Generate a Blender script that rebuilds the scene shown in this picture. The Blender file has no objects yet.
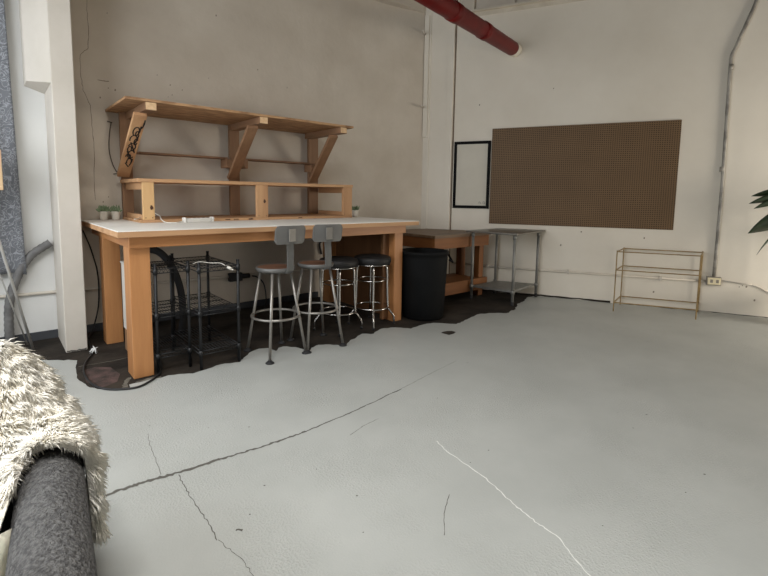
import bpy, bmesh, math, random
from mathutils import Vector, Matrix, Euler, noise
from mathutils.geometry import tessellate_polygon

random.seed(11)
S = bpy.context.scene
COL = S.collection
PI = math.pi

# ------------------------------------------------------------------ room frame
YW = 0.08                                   # plane of the wall behind the bench
PHI = 0.4513                                # the pegboard wall runs off at an angle
U = Vector((math.sin(PHI), -math.cos(PHI), 0))      # along the pegboard wall, away from the corner
N = Vector((-math.cos(PHI), -math.sin(PHI), 0))     # out of the pegboard wall, into the room


def W(s, z, off=0.0):
    v = U * s + N * off
    return Vector((v.x, v.y, z))


# ------------------------------------------------------------------ materials
def lin(c):
    return tuple(((v / 255) / 12.92 if v / 255 <= 0.04045 else ((v / 255 + 0.055) / 1.055) ** 2.4) for v in c) + (1,)


def mat(name, base, rough=0.6, metal=0.0, base2=None, nscale=6.0, stretch=(1, 1, 1), bump=0.0, bscale=40.0,
        spec=0.5, ramp=(0.35, 0.65), bdist=0.01, detail=5.0, rvar=0.0, bstretch=None):
    m = bpy.data.materials.new(name)
    m.use_nodes = True
    nt = m.node_tree
    b = nt.nodes['Principled BSDF']
    b.inputs['Base Color'].default_value = lin(base)
    b.inputs['Roughness'].default_value = rough
    b.inputs['Metallic'].default_value = metal
    b.inputs['Specular IOR Level'].default_value = spec
    tc = nt.nodes.new('ShaderNodeTexCoord')
    if base2:
        mp = nt.nodes.new('ShaderNodeMapping')
        mp.inputs['Scale'].default_value = stretch
        nt.links.new(tc.outputs['Object'], mp.inputs['Vector'])
        n = nt.nodes.new('ShaderNodeTexNoise')
        n.inputs['Scale'].default_value = nscale
        n.inputs['Detail'].default_value = detail
        n.inputs['Roughness'].default_value = 0.6
        nt.links.new(mp.outputs['Vector'], n.inputs['Vector'])
        r = nt.nodes.new('ShaderNodeValToRGB')
        r.color_ramp.elements[0].position = ramp[0]
        r.color_ramp.elements[1].position = ramp[1]
        r.color_ramp.elements[0].color = lin(base)
        r.color_ramp.elements[1].color = lin(base2)
        nt.links.new(n.outputs['Fac'], r.inputs['Fac'])
        nt.links.new(r.outputs['Color'], b.inputs['Base Color'])
        m['ramp'] = r.name
        if rvar:
            mr = nt.nodes.new('ShaderNodeMapRange')
            mr.inputs['To Min'].default_value = rough - rvar
            mr.inputs['To Max'].default_value = rough + rvar
            nt.links.new(n.outputs['Fac'], mr.inputs['Value'])
            nt.links.new(mr.outputs['Result'], b.inputs['Roughness'])
    if bump:
        mp2 = nt.nodes.new('ShaderNodeMapping')
        mp2.inputs['Scale'].default_value = bstretch or (1, 1, 1)
        nt.links.new(tc.outputs['Object'], mp2.inputs['Vector'])
        n2 = nt.nodes.new('ShaderNodeTexNoise')
        n2.inputs['Scale'].default_value = bscale
        n2.inputs['Detail'].default_value = 4
        nt.links.new(mp2.outputs['Vector'], n2.inputs['Vector'])
        bp = nt.nodes.new('ShaderNodeBump')
        bp.inputs['Strength'].default_value = bump
        bp.inputs['Distance'].default_value = bdist
        nt.links.new(n2.outputs['Fac'], bp.inputs['Height'])
        nt.links.new(bp.outputs['Normal'], b.inputs['Normal'])
        m['bump'] = bp.name
    return m


def wood(name, c1, c2, axis='x', rough=0.5, scale=9.0, bump=0.12):
    st = {'x': (0.09, 1.0, 1.0), 'y': (1.0, 0.09, 1.0), 'z': (1.0, 1.0, 0.09)}[axis]
    return mat(name, c1, rough, 0, c2, scale, st, bump, scale * 3, 0.35, (0.32, 0.68), 0.004, 7, bstretch=st)


M = {}
M['plaster'] = mat('aged plaster paint', (206, 197, 184), 0.85, 0, (192, 182, 168), 1.1, bump=0.35, bscale=14, bdist=0.012, spec=0.2)
M['wall_white'] = mat('off white wall paint', (226, 219, 206), 0.7, 0, (217, 209, 195), 0.8, bump=0.2, bscale=10, bdist=0.01, spec=0.25)
M['wall_grey'] = mat('pale grey wall paint', (222, 222, 219), 0.7, 0, (212, 212, 210), 0.8, bump=0.2, bscale=10, bdist=0.01, spec=0.25)
M['column'] = mat('cream column paint', (206, 199, 189), 0.55, 0, (196, 189, 178), 2.0, bump=0.12, bscale=20, spec=0.35)
M['crack'] = mat('dark crack', (92, 89, 83), 0.95)
M['gap'] = mat('open floor joint', (44, 38, 32), 0.95)
M['hairline'] = mat('plaster crack', (128, 119, 106), 0.95)
M['fleck'] = mat('wall fleck', (134, 123, 110), 0.95)
M['joint'] = mat('bare joint strip', (112, 92, 74), 0.8)
M['base_dark'] = mat('dark skirting strip', (50, 52, 58), 0.7, 0, (66, 68, 72), 5)
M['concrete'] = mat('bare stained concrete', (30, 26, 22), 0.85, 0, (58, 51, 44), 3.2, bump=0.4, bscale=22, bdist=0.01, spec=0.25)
M['redstain'] = mat('old red paint on concrete', (46, 38, 33), 0.85, 0, (92, 70, 66), 9, bump=0.4, bscale=30)
M['palestain'] = mat('pale scuff on concrete', (112, 108, 98), 0.85, 0, (80, 74, 66), 14)
M['wall_far'] = mat('dim far wall paint', (120, 114, 106), 0.8, 0, (108, 103, 96), 1.0)
M['ceiling'] = mat('ceiling deck paint', (112, 106, 96), 0.8, 0, (98, 92, 84), 3)
M['ledger'] = mat('ledger paint', (206, 198, 182), 0.6, 0, (190, 180, 164), 4)


def floor_paint():
    m = mat('grey floor paint', (178, 180, 176), 0.42, 0, (169, 171, 167), 1.6, spec=0.4, rvar=0.06)
    nt = m.node_tree
    b = nt.nodes['Principled BSDF']
    tc = nt.nodes.new('ShaderNodeTexCoord')
    big = nt.nodes.new('ShaderNodeTexNoise')
    big.inputs['Scale'].default_value = 1.9
    big.inputs['Detail'].default_value = 3
    mask = nt.nodes.new('ShaderNodeMapRange')
    mask.inputs['From Min'].default_value = 0.46
    mask.inputs['From Max'].default_value = 0.66
    mask.inputs['To Min'].default_value = 0.08
    mask.inputs['To Max'].default_value = 1.0
    fine = nt.nodes.new('ShaderNodeTexNoise')
    fine.inputs['Scale'].default_value = 95
    fine.inputs['Detail'].default_value = 3
    fine.inputs['Distortion'].default_value = 0.25
    edge = nt.nodes.new('ShaderNodeMapRange')
    edge.inputs['From Min'].default_value = 0.42
    edge.inputs['From Max'].default_value = 0.72
    mul = nt.nodes.new('ShaderNodeMath')
    mul.operation = 'MULTIPLY'
    bp = nt.nodes.new('ShaderNodeBump')
    bp.inputs['Strength'].default_value = 0.42
    bp.inputs['Distance'].default_value = 0.008
    nt.links.new(tc.outputs['Object'], big.inputs['Vector'])
    nt.links.new(tc.outputs['Object'], fine.inputs['Vector'])
    nt.links.new(big.outputs['Fac'], mask.inputs['Value'])
    nt.links.new(fine.outputs['Fac'], edge.inputs['Value'])
    nt.links.new(mask.outputs['Result'], mul.inputs[0])
    nt.links.new(edge.outputs['Result'], mul.inputs[1])
    nt.links.new(mul.outputs['Value'], bp.inputs['Height'])
    nt.links.new(bp.outputs['Normal'], b.inputs['Normal'])
    return m


M['paint'] = floor_paint()
M['white_crack'] = mat('filled pale crack', (226, 227, 222), 0.6)
for ax in 'xyz':
    M['fir_' + ax] = wood('golden fir ' + ax, (160, 108, 66), (190, 136, 88), ax, 0.42)
    M['pine_' + ax] = wood('raw pine ' + ax, (170, 128, 92), (196, 156, 116), ax, 0.6)
    M['brown_' + ax] = wood('aged brown lumber ' + ax, (124, 94, 70), (148, 114, 86), ax, 0.6)
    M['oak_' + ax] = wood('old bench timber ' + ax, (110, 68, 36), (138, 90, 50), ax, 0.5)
M['bright_z'] = wood('pale pine stud', (200, 160, 112), (216, 180, 132), 'z', 0.55)
M['osb'] = mat('strand board', (142, 108, 78), 0.7, 0, (184, 146, 108), 16, (0.35, 1.4, 1), 0.2, 30, 0.3, (0.4, 0.6))
M['endgrain'] = mat('sawn end grain', (222, 190, 150), 0.7, 0, (204, 168, 126), 30)
M['knot'] = mat('dark wood knot', (74, 44, 28), 0.6)
M['ink'] = mat('black marker ink', (24, 22, 24), 0.6)
M['laminate'] = mat('white laminate', (238, 235, 228), 0.5, 0, (226, 223, 215), 3, spec=0.35)
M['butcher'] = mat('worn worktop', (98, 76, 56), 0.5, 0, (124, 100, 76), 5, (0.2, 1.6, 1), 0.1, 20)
M['panel'] = wood('plywood end panel', (98, 66, 40), (118, 82, 52), 'z', 0.6)
M['black'] = mat('black powder coat', (18, 19, 21), 0.5, 0.1, (25, 26, 28), 8)
M['rubber'] = mat('black rubber', (24, 24, 26), 0.7, 0, (34, 34, 36), 6)
M['twine'] = mat('dull brown cable', (92, 82, 72), 0.8)
M['cord'] = mat('black cord sheath', (30, 29, 30), 0.55)
M['plastic_black'] = mat('black bin plastic', (10, 11, 12), 0.75, 0, (14, 15, 16), 5, spec=0.2, bump=0.15, bscale=60)
M['vinyl'] = mat('black seat vinyl', (12, 11, 11), 0.6, 0, (30, 29, 30), 10, bump=0.2, bscale=30)
M['chrome'] = mat('chrome tube', (205, 203, 200), 0.18, 1.0, (190, 186, 182), 8)
M['greymetal'] = mat('grey stool enamel', (114, 114, 112), 0.45, 0.25, (104, 103, 101), 6, spec=0.5)
M['legmetal'] = mat('brushed stool leg', (158, 154, 148), 0.38, 0.6, (142, 138, 132), 9)
M['seatwood'] = mat('brown seat board', (98, 68, 52), 0.5, 0, (122, 88, 68), 10, (0.2, 1, 1), 0.1, 30)
M['steel'] = mat('stainless steel', (128, 124, 116), 0.34, 0.8, (146, 142, 134), 3, (0.2, 2, 1), 0.05, 40)
M['galv'] = mat('galvanised tube', (140, 139, 134), 0.45, 0.3, (118, 117, 112), 12)
M['gold'] = mat('antique gold metal', (164, 140, 96), 0.4, 0.45, (132, 108, 70), 12)
M['conduit'] = mat('scuffed conduit', (120, 116, 109), 0.5, 0.1, (172, 167, 158), 5, (1, 1, 0.6), ramp=(0.42, 0.58))
M['conduit_white'] = mat('painted conduit', (206, 199, 187), 0.6, 0, (192, 184, 172), 4)
M['outlet'] = mat('ivory outlet plate', (226, 214, 180), 0.5)
M['boxmetal'] = mat('grey outlet box', (150, 144, 134), 0.5, 0.4)
M['white_plastic'] = mat('white plastic', (216, 213, 206), 0.4, 0, (206, 203, 196), 6)
M['cable_white'] = mat('white cable', (206, 202, 192), 0.5)
M['pipe_red'] = mat('red pipe paint', (112, 22, 20), 0.5, 0, (96, 18, 17), 5, spec=0.2, bump=0.1, bscale=30)
M['dark'] = mat('dark slot', (20, 19, 18), 0.9)
M['frame_black'] = mat('black board frame', (12, 12, 12), 0.7, spec=0.15)
M['whiteboard'] = mat('whiteboard surface', (204, 198, 184), 0.5, 0, (196, 190, 176), 2, spec=0.25)
M['pot'] = mat('white glazed pot', (222, 218, 208), 0.4, 0, (208, 204, 194), 20)
M['soil'] = mat('potting soil', (52, 42, 34), 0.9, 0, (70, 58, 46), 60)
M['leaf'] = mat('succulent leaf', (96, 116, 84), 0.5, 0, (138, 154, 122), 40)
M['leaf_dark'] = mat('glossy dark leaf', (26, 40, 24), 0.45, 0, (44, 60, 34), 8, spec=0.35)
M['stem'] = mat('plant stem', (70, 80, 46), 0.6)
M['boucle'] = mat('grey boucle', (80, 79, 79), 0.95, 0, (104, 103, 102), 85, bump=1.0, bscale=95, bdist=0.02, spec=0.1, ramp=(0.4, 0.6), detail=2)
M['hide'] = mat('sheepskin hide', (244, 238, 222), 0.9)
M['fur'] = mat('cream sheepskin wool', (254, 251, 244), 0.75, 0, (250, 245, 232), 9, spec=0.15)
_nt = M['fur'].node_tree
_tr = _nt.nodes.new('ShaderNodeBsdfTranslucent')
_tr.inputs['Color'].default_value = lin((254, 250, 240))
_mx = _nt.nodes.new('ShaderNodeMixShader')
_mx.inputs[0].default_value = 0.08
_nt.links.new(_nt.nodes['Principled BSDF'].outputs[0], _mx.inputs[1])
_nt.links.new(_tr.outputs[0], _mx.inputs[2])
_nt.links.new(_mx.outputs[0], _nt.nodes['Material Output'].inputs['Surface'])
M['pillow'] = mat('pale cushion cloth', (198, 204, 186), 0.85, 0, (206, 190, 176), 5, bump=0.3, bscale=120)
M['silver'] = mat('silver easel tube', (186, 184, 180), 0.35, 0.25)
M['canvas'] = mat('tan canvas board', (214, 184, 148), 0.8, 0, (204, 172, 134), 20)
M['duct'] = mat('grey flexible duct', (92, 91, 91), 0.6, 0.0, (120, 119, 118), 8)
M['scrap'] = mat('white paper scrap', (212, 212, 210), 0.8)
M['windowframe'] = mat('window frame paint', (200, 198, 192), 0.5)


def damask():
    m = bpy.data.materials.new('grey damask cloth')
    m.use_nodes = True
    nt = m.node_tree
    b = nt.nodes['Principled BSDF']
    b.inputs['Roughness'].default_value = 0.8
    tc = nt.nodes.new('ShaderNodeTexCoord')
    w = nt.nodes.new('ShaderNodeTexNoise')
    w.inputs['Scale'].default_value = 13
    w.inputs['Detail'].default_value = 1.5
    w.inputs['Distortion'].default_value = 2.6
    r = nt.nodes.new('ShaderNodeValToRGB')
    e = r.color_ramp.elements
    e[0].position, e[1].position = 0.44, 0.50
    e[0].color, e[1].color = lin((98, 100, 105)), lin((150, 153, 158))
    e2 = e.new(0.56)
    e2.color = lin((104, 106, 111))
    nt.links.new(tc.outputs['Object'], w.inputs['Vector'])
    nt.links.new(w.outputs['Fac'], r.inputs['Fac'])
    nt.links.new(r.outputs['Color'], b.inputs['Base Color'])
    return m


def pegboard():
    m = bpy.data.materials.new('brown pegboard')
    m.use_nodes = True
    nt = m.node_tree
    b = nt.nodes['Principled BSDF']
    b.inputs['Roughness'].default_value = 0.6
    b.inputs['Specular IOR Level'].default_value = 0.3
    tc = nt.nodes.new('ShaderNodeTexCoord')
    sc = nt.nodes.new('ShaderNodeVectorMath')
    sc.operation = 'SCALE'
    sc.inputs['Scale'].default_value = 1 / 0.0254
    fr = nt.nodes.new('ShaderNodeVectorMath')
    fr.operation = 'FRACTION'
    sub = nt.nodes.new('ShaderNodeVectorMath')
    sub.operation = 'SUBTRACT'
    sub.inputs[1].default_value = (0.5, 0.5, 0.5)
    mul = nt.nodes.new('ShaderNodeVectorMath')
    mul.operation = 'MULTIPLY'
    mul.inputs[1].default_value = (1, 0, 1)
    ln = nt.nodes.new('ShaderNodeVectorMath')
    ln.operation = 'LENGTH'
    lt = nt.nodes.new('ShaderNodeMath')
    lt.operation = 'LESS_THAN'
    lt.inputs[1].default_value = 0.25
    n = nt.nodes.new('ShaderNodeTexNoise')
    n.inputs['Scale'].default_value = 2.5
    n.inputs['Detail'].default_value = 6
    r = nt.nodes.new('ShaderNodeValToRGB')
    r.color_ramp.elements[0].color = lin((102, 80, 56))
    r.color_ramp.elements[1].color = lin((122, 97, 69))
    mx = nt.nodes.new('ShaderNodeMix')
    mx.data_type = 'RGBA'
    mx.inputs[7].default_value = lin((40, 28, 20))
    L = nt.links.new
    L(tc.outputs['Object'], sc.inputs[0])
    L(sc.outputs[0], fr.inputs[0])
    L(fr.outputs[0], sub.inputs[0])
    L(sub.outputs[0], mul.inputs[0])
    L(mul.outputs[0], ln.inputs[0])
    L(ln.outputs['Value'], lt.inputs[0])
    L(tc.outputs['Object'], n.inputs['Vector'])
    L(n.outputs['Fac'], r.inputs['Fac'])
    L(r.outputs['Color'], mx.inputs[6])
    L(lt.outputs[0], mx.inputs[0])
    L(mx.outputs[2], b.inputs['Base Color'])
    return m


M['damask'] = damask()
M['peg'] = pegboard()


# ------------------------------------------------------------------ mesh builder
class MB:
    def __init__(self):
        self.bm = bmesh.new()
        self.mi = 0

    def _mark(self, faces, smooth=False):
        for f in faces:
            f.material_index = self.mi
            f.smooth = smooth

    def hull8(self, pts, bevel=0.0):
        """box from 8 corners: bottom loop (4) then top loop (4)"""
        vs = [self.bm.verts.new(p) for p in pts]
        idx = [(3, 2, 1, 0), (4, 5, 6, 7), (0, 1, 5, 4), (1, 2, 6, 5), (2, 3, 7, 6), (3, 0, 4, 7)]
        fs = [self.bm.faces.new([vs[i] for i in q]) for q in idx]
        bmesh.ops.recalc_face_normals(self.bm, faces=fs)
        self._mark(fs)
        if bevel:
            es = list({e for f in fs for e in f.edges})
            r = bmesh.ops.bevel(self.bm, geom=es, offset=bevel, segments=2, affect='EDGES', profile=0.5)
            self._mark(r['faces'])
        return self

    def box(self, x0, x1, y0, y1, z0, z1, bevel=0.003):
        return self.hull8([(x0, y0, z0), (x1, y0, z0), (x1, y1, z0), (x0, y1, z0),
                           (x0, y0, z1), (x1, y0, z1), (x1, y1, z1), (x0, y1, z1)], bevel)

    def wbox(self, s0, s1, o0, o1, z0, z1, bevel=0.003):
        """box in the frame of the pegboard wall"""
        return self.hull8([W(s0, z0, o0), W(s1, z0, o0), W(s1, z0, o1), W(s0, z0, o1),
                           W(s0, z1, o0), W(s1, z1, o0), W(s1, z1, o1), W(s0, z1, o1)], bevel)

    def beam(self, p0, p1, w, h, side=(1, 0, 0), bevel=0.003):
        """rectangular bar from p0 to p1; w along `side`, h across"""
        p0, p1 = Vector(p0), Vector(p1)
        d = (p1 - p0).normalized()
        a = Vector(side)
        a = (a - d * a.dot(d)).normalized() * w / 2
        b = d.cross(a).normalized() * h / 2
        return self.hull8([p0 - a - b, p0 + a - b, p0 + a + b, p0 - a + b,
                           p1 - a - b, p1 + a - b, p1 + a + b, p1 - a + b], bevel)

    def tube(self, pts, r, seg=10, closed=False, cap=True):
        pts = [Vector(p) for p in pts]
        n = len(pts)
        rs = r if isinstance(r, (list, tuple)) else [r] * n
        rings = []
        up = None
        for i, p in enumerate(pts):
            if closed:
                t = (pts[(i + 1) % n] - pts[i - 1]).normalized()
            else:
                t = (pts[min(i + 1, n - 1)] - pts[max(i - 1, 0)]).normalized()
            if up is None:
                up = Vector((0, 0, 1)) if abs(t.z) < 0.9 else Vector((1, 0, 0))
            a = (up - t * up.dot(t)).normalized()
            up = a
            b = t.cross(a)
            rings.append([self.bm.verts.new(p + (a * math.cos(2 * PI * k / seg) + b * math.sin(2 * PI * k / seg)) * rs[i]) for k in range(seg)])
        fs = []
        m = n if closed else n - 1
        for i in range(m):
            A, B = rings[i], rings[(i + 1) % n]
            for k in range(seg):
                fs.append(self.bm.faces.new((A[k], A[(k + 1) % seg], B[(k + 1) % seg], B[k])))
        self._mark(fs, True)
        if not closed and cap:
            c = [self.bm.faces.new(rings[0][::-1]), self.bm.faces.new(rings[-1])]
            self._mark(c)
        return self

    def ring(self, c, R, r, seg=40, tseg=8):
        c = Vector(c)
        return self.tube([c + Vector((R * math.cos(2 * PI * k / seg), R * math.sin(2 * PI * k / seg), 0)) for k in range(seg)], r, tseg, True)

    def lathe(self, prof, c=(0, 0, 0), seg=32, smooth=True):
        c = Vector(c)
        rings = []
        for (r, z) in prof:
            if r < 1e-6:
                rings.append([self.bm.verts.new(c + Vector((0, 0, z)))])
            else:
                rings.append([self.bm.verts.new(c + Vector((r * math.cos(2 * PI * k / seg), r * math.sin(2 * PI * k / seg), z))) for k in range(seg)])
        fs = []
        for A, B in zip(rings, rings[1:]):
            for k in range(seg):
                k2 = (k + 1) % seg
                if len(A) == 1 and len(B) == 1:
                    continue
                if len(A) == 1:
                    fs.append(self.bm.faces.new((A[0], B[k2], B[k])))
                elif len(B) == 1:
                    fs.append(self.bm.faces.new((A[k], A[k2], B[0])))
                else:
                    fs.append(self.bm.faces.new((A[k], A[k2], B[k2], B[k])))
        bmesh.ops.recalc_face_normals(self.bm, faces=fs)
        self._mark(fs, smooth)
        return self

    def prism(self, poly, z0, z1):
        a = [self.bm.verts.new((x, y, z0)) for x, y in poly]
        b = [self.bm.verts.new((x, y, z1)) for x, y in poly]
        n = len(poly)
        fs = [self.bm.faces.new(a[::-1]), self.bm.faces.new(b)]
        fs += [self.bm.faces.new((a[i], a[(i + 1) % n], b[(i + 1) % n], b[i])) for i in range(n)]
        bmesh.ops.recalc_face_normals(self.bm, faces=fs)
        self._mark(fs)
        return self

    def flat(self, poly, z):
        """possibly concave flat polygon facing up"""
        vs = [self.bm.verts.new((x, y, z)) for x, y in poly]
        fs = []
        for t in tessellate_polygon([[Vector((x, y, 0)) for x, y in poly]]):
            f = self.bm.faces.new([vs[i] for i in t])
            f.normal_update()
            if f.normal.z < 0:
                f.normal_flip()
            fs.append(f)
        self._mark(fs)
        return self

    def strip(self, pts, w, nrm, jag=0.0, sub=1):
        """thin ribbon on a surface: a crack, a stroke"""
        pts = [Vector(p) for p in pts]
        fine = []
        nrm = Vector(nrm)
        for a, b in zip(pts, pts[1:]):
            for k in range(sub):
                fine.append(a.lerp(b, k / sub))
        fine.append(pts[-1])
        L = []
        for i, p in enumerate(fine):
            t = (fine[min(i + 1, len(fine) - 1)] - fine[max(i - 1, 0)]).normalized()
            s = nrm.cross(t).normalized()
            off = s * random.uniform(-jag, jag)
            f = i / max(1, len(fine) - 1)
            ww = w(f) if callable(w) else w
            ww *= random.uniform(0.6, 1.3) if jag else 1
            L.append((self.bm.verts.new(p + off + s * ww / 2), self.bm.verts.new(p + off - s * ww / 2)))
        fs = []
        for (a, b), (c, d) in zip(L, L[1:]):
            f = self.bm.faces.new((a, b, d, c))
            f.normal_update()
            if f.normal.dot(nrm) < 0:
                f.normal_flip()
            fs.append(f)
        self._mark(fs)
        return self

    def build(self, name, mats, parent=None, world=True):
        me = bpy.data.meshes.new(name)
        if parent is not None and world:
            self.bm.transform(WM[parent.name].inverted())
        self.bm.normal_update()
        self.bm.to_mesh(me)
        self.bm.free()
        for m in (mats if isinstance(mats, (list, tuple)) else [mats]):
            me.materials.append(m)
        o = bpy.data.objects.new(name, me)
        COL.objects.link(o)
        if parent is not None:
            o.parent = parent
        WM[o.name] = WM[parent.name].copy() if (parent is not None) else Matrix.Identity(4)
        return o


WM = {}


def tag(o, label, cat, group=None):
    o['label'] = label
    o['category'] = cat
    if group:
        o['group'] = group
    return o


def thing(name, label, cat, loc=(0, 0, 0), rz=0.0, group=None):
    o = bpy.data.objects.new(name, None)
    COL.objects.link(o)
    o.empty_display_size = 0.1
    o.location = loc
    o.rotation_euler = (0, 0, rz)
    WM[o.name] = Matrix.Translation(Vector(loc)) @ Matrix.Rotation(rz, 4, 'Z')
    return tag(o, label, cat, group)


def solo(mb, name, mats, label, cat, loc, rz=0.0, group=None):
    """a thing that is one mesh; its origin sits at loc"""
    mt = Matrix.Translation(Vector(loc)) @ Matrix.Rotation(rz, 4, 'Z')
    mb.bm.transform(mt.inverted())
    o = mb.build(name, mats)
    o.location = loc
    o.rotation_euler = (0, 0, rz)
    return tag(o, label, cat, group)


def structure(mb, name, mats, parent=None):
    o = mb.build(name, mats, parent)
    if parent is None:
        o['kind'] = 'structure'
    return o


def dup(root, loc, rz, label, group=None):
    r = root.copy()
    COL.objects.link(r)
    r.location = loc
    r.rotation_euler = (0, 0, rz)
    r['label'] = label
    if group:
        r['group'] = group
    for ch in list(root.children):
        c = ch.copy()
        COL.objects.link(c)
        c.parent = r
        for g in list(ch.children):
            d = g.copy()
            COL.objects.link(d)
            d.parent = c
    return r


def smooth_path(pts, n=8):
    """Catmull-Rom through points"""
    pts = [Vector(p) for p in pts]
    P = [pts[0] * 2 - pts[1]] + pts + [pts[-1] * 2 - pts[-2]]
    out = []
    for i in range(1, len(P) - 2):
        a, b, c, d = P[i - 1:i + 3]
        for k in range(n):
            t = k / n
            out.append(0.5 * ((2 * b) + (c - a) * t + (2 * a - 5 * b + 4 * c - d) * t * t + (3 * b - a - 3 * c + d) * t ** 3))
    out.append(pts[-1])
    return out


# ------------------------------------------------------------------ camera
cam = bpy.data.cameras.new('camera')
co = bpy.data.objects.new('camera', cam)
COL.objects.link(co)
S.camera = co
F, PX, PY, YAW, PITCH, ROLL = 457.72, 367.96, 242.52, 0.87938, 0.10126, 0.0126
cam.sensor_width = 36
cam.lens = F / 768 * 36
cam.shift_x = (384 - PX) / 768
cam.shift_y = -(288 - PY) / 768
cam.clip_start = 0.05
fw = Vector((math.cos(YAW) * math.cos(PITCH), math.sin(YAW) * math.cos(PITCH), -math.sin(PITCH)))
rt = Vector((math.sin(YAW), -math.cos(YAW), 0))
up = rt.cross(fw)
rt2 = rt * math.cos(ROLL) + up * math.sin(ROLL)
up2 = up * math.cos(ROLL) - rt * math.sin(ROLL)
co.matrix_world = Matrix(((rt2.x, up2.x, -fw.x, -5.1872), (rt2.y, up2.y, -fw.y, -5.1733), (rt2.z, up2.z, -fw.z, 1.4018), (0, 0, 0, 1)))

# ------------------------------------------------------------------ setting
XL, YB, H = -7.0, -6.9, 4.62
SE = (-YB) / math.cos(PHI)                       # where the pegboard wall meets the wall behind the viewer
XE = W(SE, 0).x
room = [(XL, YW + 0.1), (0.05, YW + 0.1), (W(SE, 0).x + 0.1, YB - 0.1), (XL, YB - 0.1)]
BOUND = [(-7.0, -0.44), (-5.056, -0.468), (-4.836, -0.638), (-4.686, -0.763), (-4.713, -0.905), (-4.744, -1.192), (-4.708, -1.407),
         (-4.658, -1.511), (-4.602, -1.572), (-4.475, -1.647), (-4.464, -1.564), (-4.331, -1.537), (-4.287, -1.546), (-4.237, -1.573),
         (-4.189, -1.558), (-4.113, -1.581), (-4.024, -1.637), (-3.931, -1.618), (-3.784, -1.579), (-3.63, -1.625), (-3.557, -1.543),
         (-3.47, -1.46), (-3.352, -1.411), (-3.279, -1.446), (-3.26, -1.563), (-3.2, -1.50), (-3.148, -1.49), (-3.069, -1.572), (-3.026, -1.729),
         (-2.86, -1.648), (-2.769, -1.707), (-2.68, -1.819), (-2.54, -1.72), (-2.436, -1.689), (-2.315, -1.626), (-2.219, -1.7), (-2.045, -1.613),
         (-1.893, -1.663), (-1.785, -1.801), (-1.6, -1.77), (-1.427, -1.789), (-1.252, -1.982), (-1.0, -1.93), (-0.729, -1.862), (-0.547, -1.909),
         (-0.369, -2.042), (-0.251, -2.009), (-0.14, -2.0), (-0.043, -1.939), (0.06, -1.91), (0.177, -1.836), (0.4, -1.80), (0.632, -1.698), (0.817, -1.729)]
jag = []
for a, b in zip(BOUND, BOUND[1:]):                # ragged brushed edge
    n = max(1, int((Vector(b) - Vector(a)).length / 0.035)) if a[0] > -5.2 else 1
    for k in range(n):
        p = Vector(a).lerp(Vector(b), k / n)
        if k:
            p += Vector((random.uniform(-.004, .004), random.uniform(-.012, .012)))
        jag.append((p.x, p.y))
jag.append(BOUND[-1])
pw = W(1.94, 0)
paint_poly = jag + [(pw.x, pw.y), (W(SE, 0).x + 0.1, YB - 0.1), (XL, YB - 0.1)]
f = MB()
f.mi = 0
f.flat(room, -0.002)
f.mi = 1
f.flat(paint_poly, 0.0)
up3 = (0, 0, 1)
f.mi = 2
z = 0.0006


def fl(pts, zz=z):
    return [(x, y, zz) for x, y in pts]


f.strip(fl([(-5.4, -2.85), (-4.815, -2.863), (-4.682, -2.869), (-4.529, -2.891), (-4.314, -2.908)]), 0.022, up3, 0.006, 14)
f.strip(fl([(-4.314, -2.908), (-4.078, -2.934), (-3.802, -2.943)]), 0.015, up3, 0.005, 16)
f.strip(fl([(-3.802, -2.943), (-3.383, -2.912), (-2.935, -2.852)]), 0.009, up3, 0.004, 16)
f.strip(fl([(-2.935, -2.852), (-2.691, -2.809), (-2.162, -2.726)]), 0.003, up3, 0.003, 12)
f.strip(fl([(-4.53, -2.91), (-4.537, -3.08), (-4.536, -3.3), (-4.542, -3.459)]), 0.004, up3, 0.005, 10)
f.strip(fl([(-4.542, -3.459), (-4.514, -3.582), (-4.507, -3.704), (-4.50, -4.1)]), 0.0025, up3, 0.006, 8)
f.strip(fl([(-4.546, -2.393), (-4.568, -2.586), (-4.6, -2.856)]), 0.0025, up3, 0.006, 8)
f.strip(fl([(-3.62, -3.14), (-3.48, -3.10), (-3.36, -3.09)]), 0.003, up3, 0.002, 6)
f.strip(fl([(-3.80, -4.02), (-3.70, -3.93), (-3.58, -3.86)]), 0.003, up3, 0.002, 6)
f.strip(fl([(-4.46, -3.45), (-4.44, -3.47)]), 0.010, up3, 0.003, 3)
f.mi = 0
f.flat([(-1.648, -2.102), (-1.60, -2.085), (-1.543, -2.093), (-1.50, -2.12), (-1.495, -2.174), (-1.56, -2.20), (-1.635, -2.198)], z)
f.mi = 2
for _ in range(40):                                # small chips in the paint
    x, y = random.uniform(-4.9, 0.5), random.uniform(-4.6, -2.1)
    r_ = random.uniform(0.002, 0.006)
    f.flat([(x + r_ * math.cos(a) * random.uniform(.6, 1.4), y + r_ * math.sin(a)) for a in (0, 1, 2.2, 3.3, 4.3, 5.3)], z)
f.mi = 3
f.strip(fl([(-3.27, -3.50), (-3.304, -3.608), (-3.334, -3.871), (-3.399, -4.085), (-3.431, -4.229), (-3.432, -4.311), (-3.532, -4.491), (-3.6, -4.8)], 0.0008), 0.006, up3, 0.004, 10)
f.mi = 4
f.flat([(-4.69, -1.05), (-4.60, -1.02), (-4.50, -1.10), (-4.47, -1.30), (-4.52, -1.45), (-4.62, -1.50), (-4.70, -1.33)], -0.001)
f.mi = 5
f.strip(fl([(-4.43, -1.42), (-4.47, -1.50), (-4.50, -1.60)], -0.0008), 0.035, up3, 0.004, 6)
f.strip(fl([(-4.70, -0.93), (-4.45, -0.95), (-4.2, -0.93)], -0.0008), 0.010, up3, 0.003, 10)
f.strip(fl([(-4.41, -1.555), (-4.30, -1.538), (-4.24, -1.562)], 0.0008), 0.03, up3, 0.004, 4)
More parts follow.
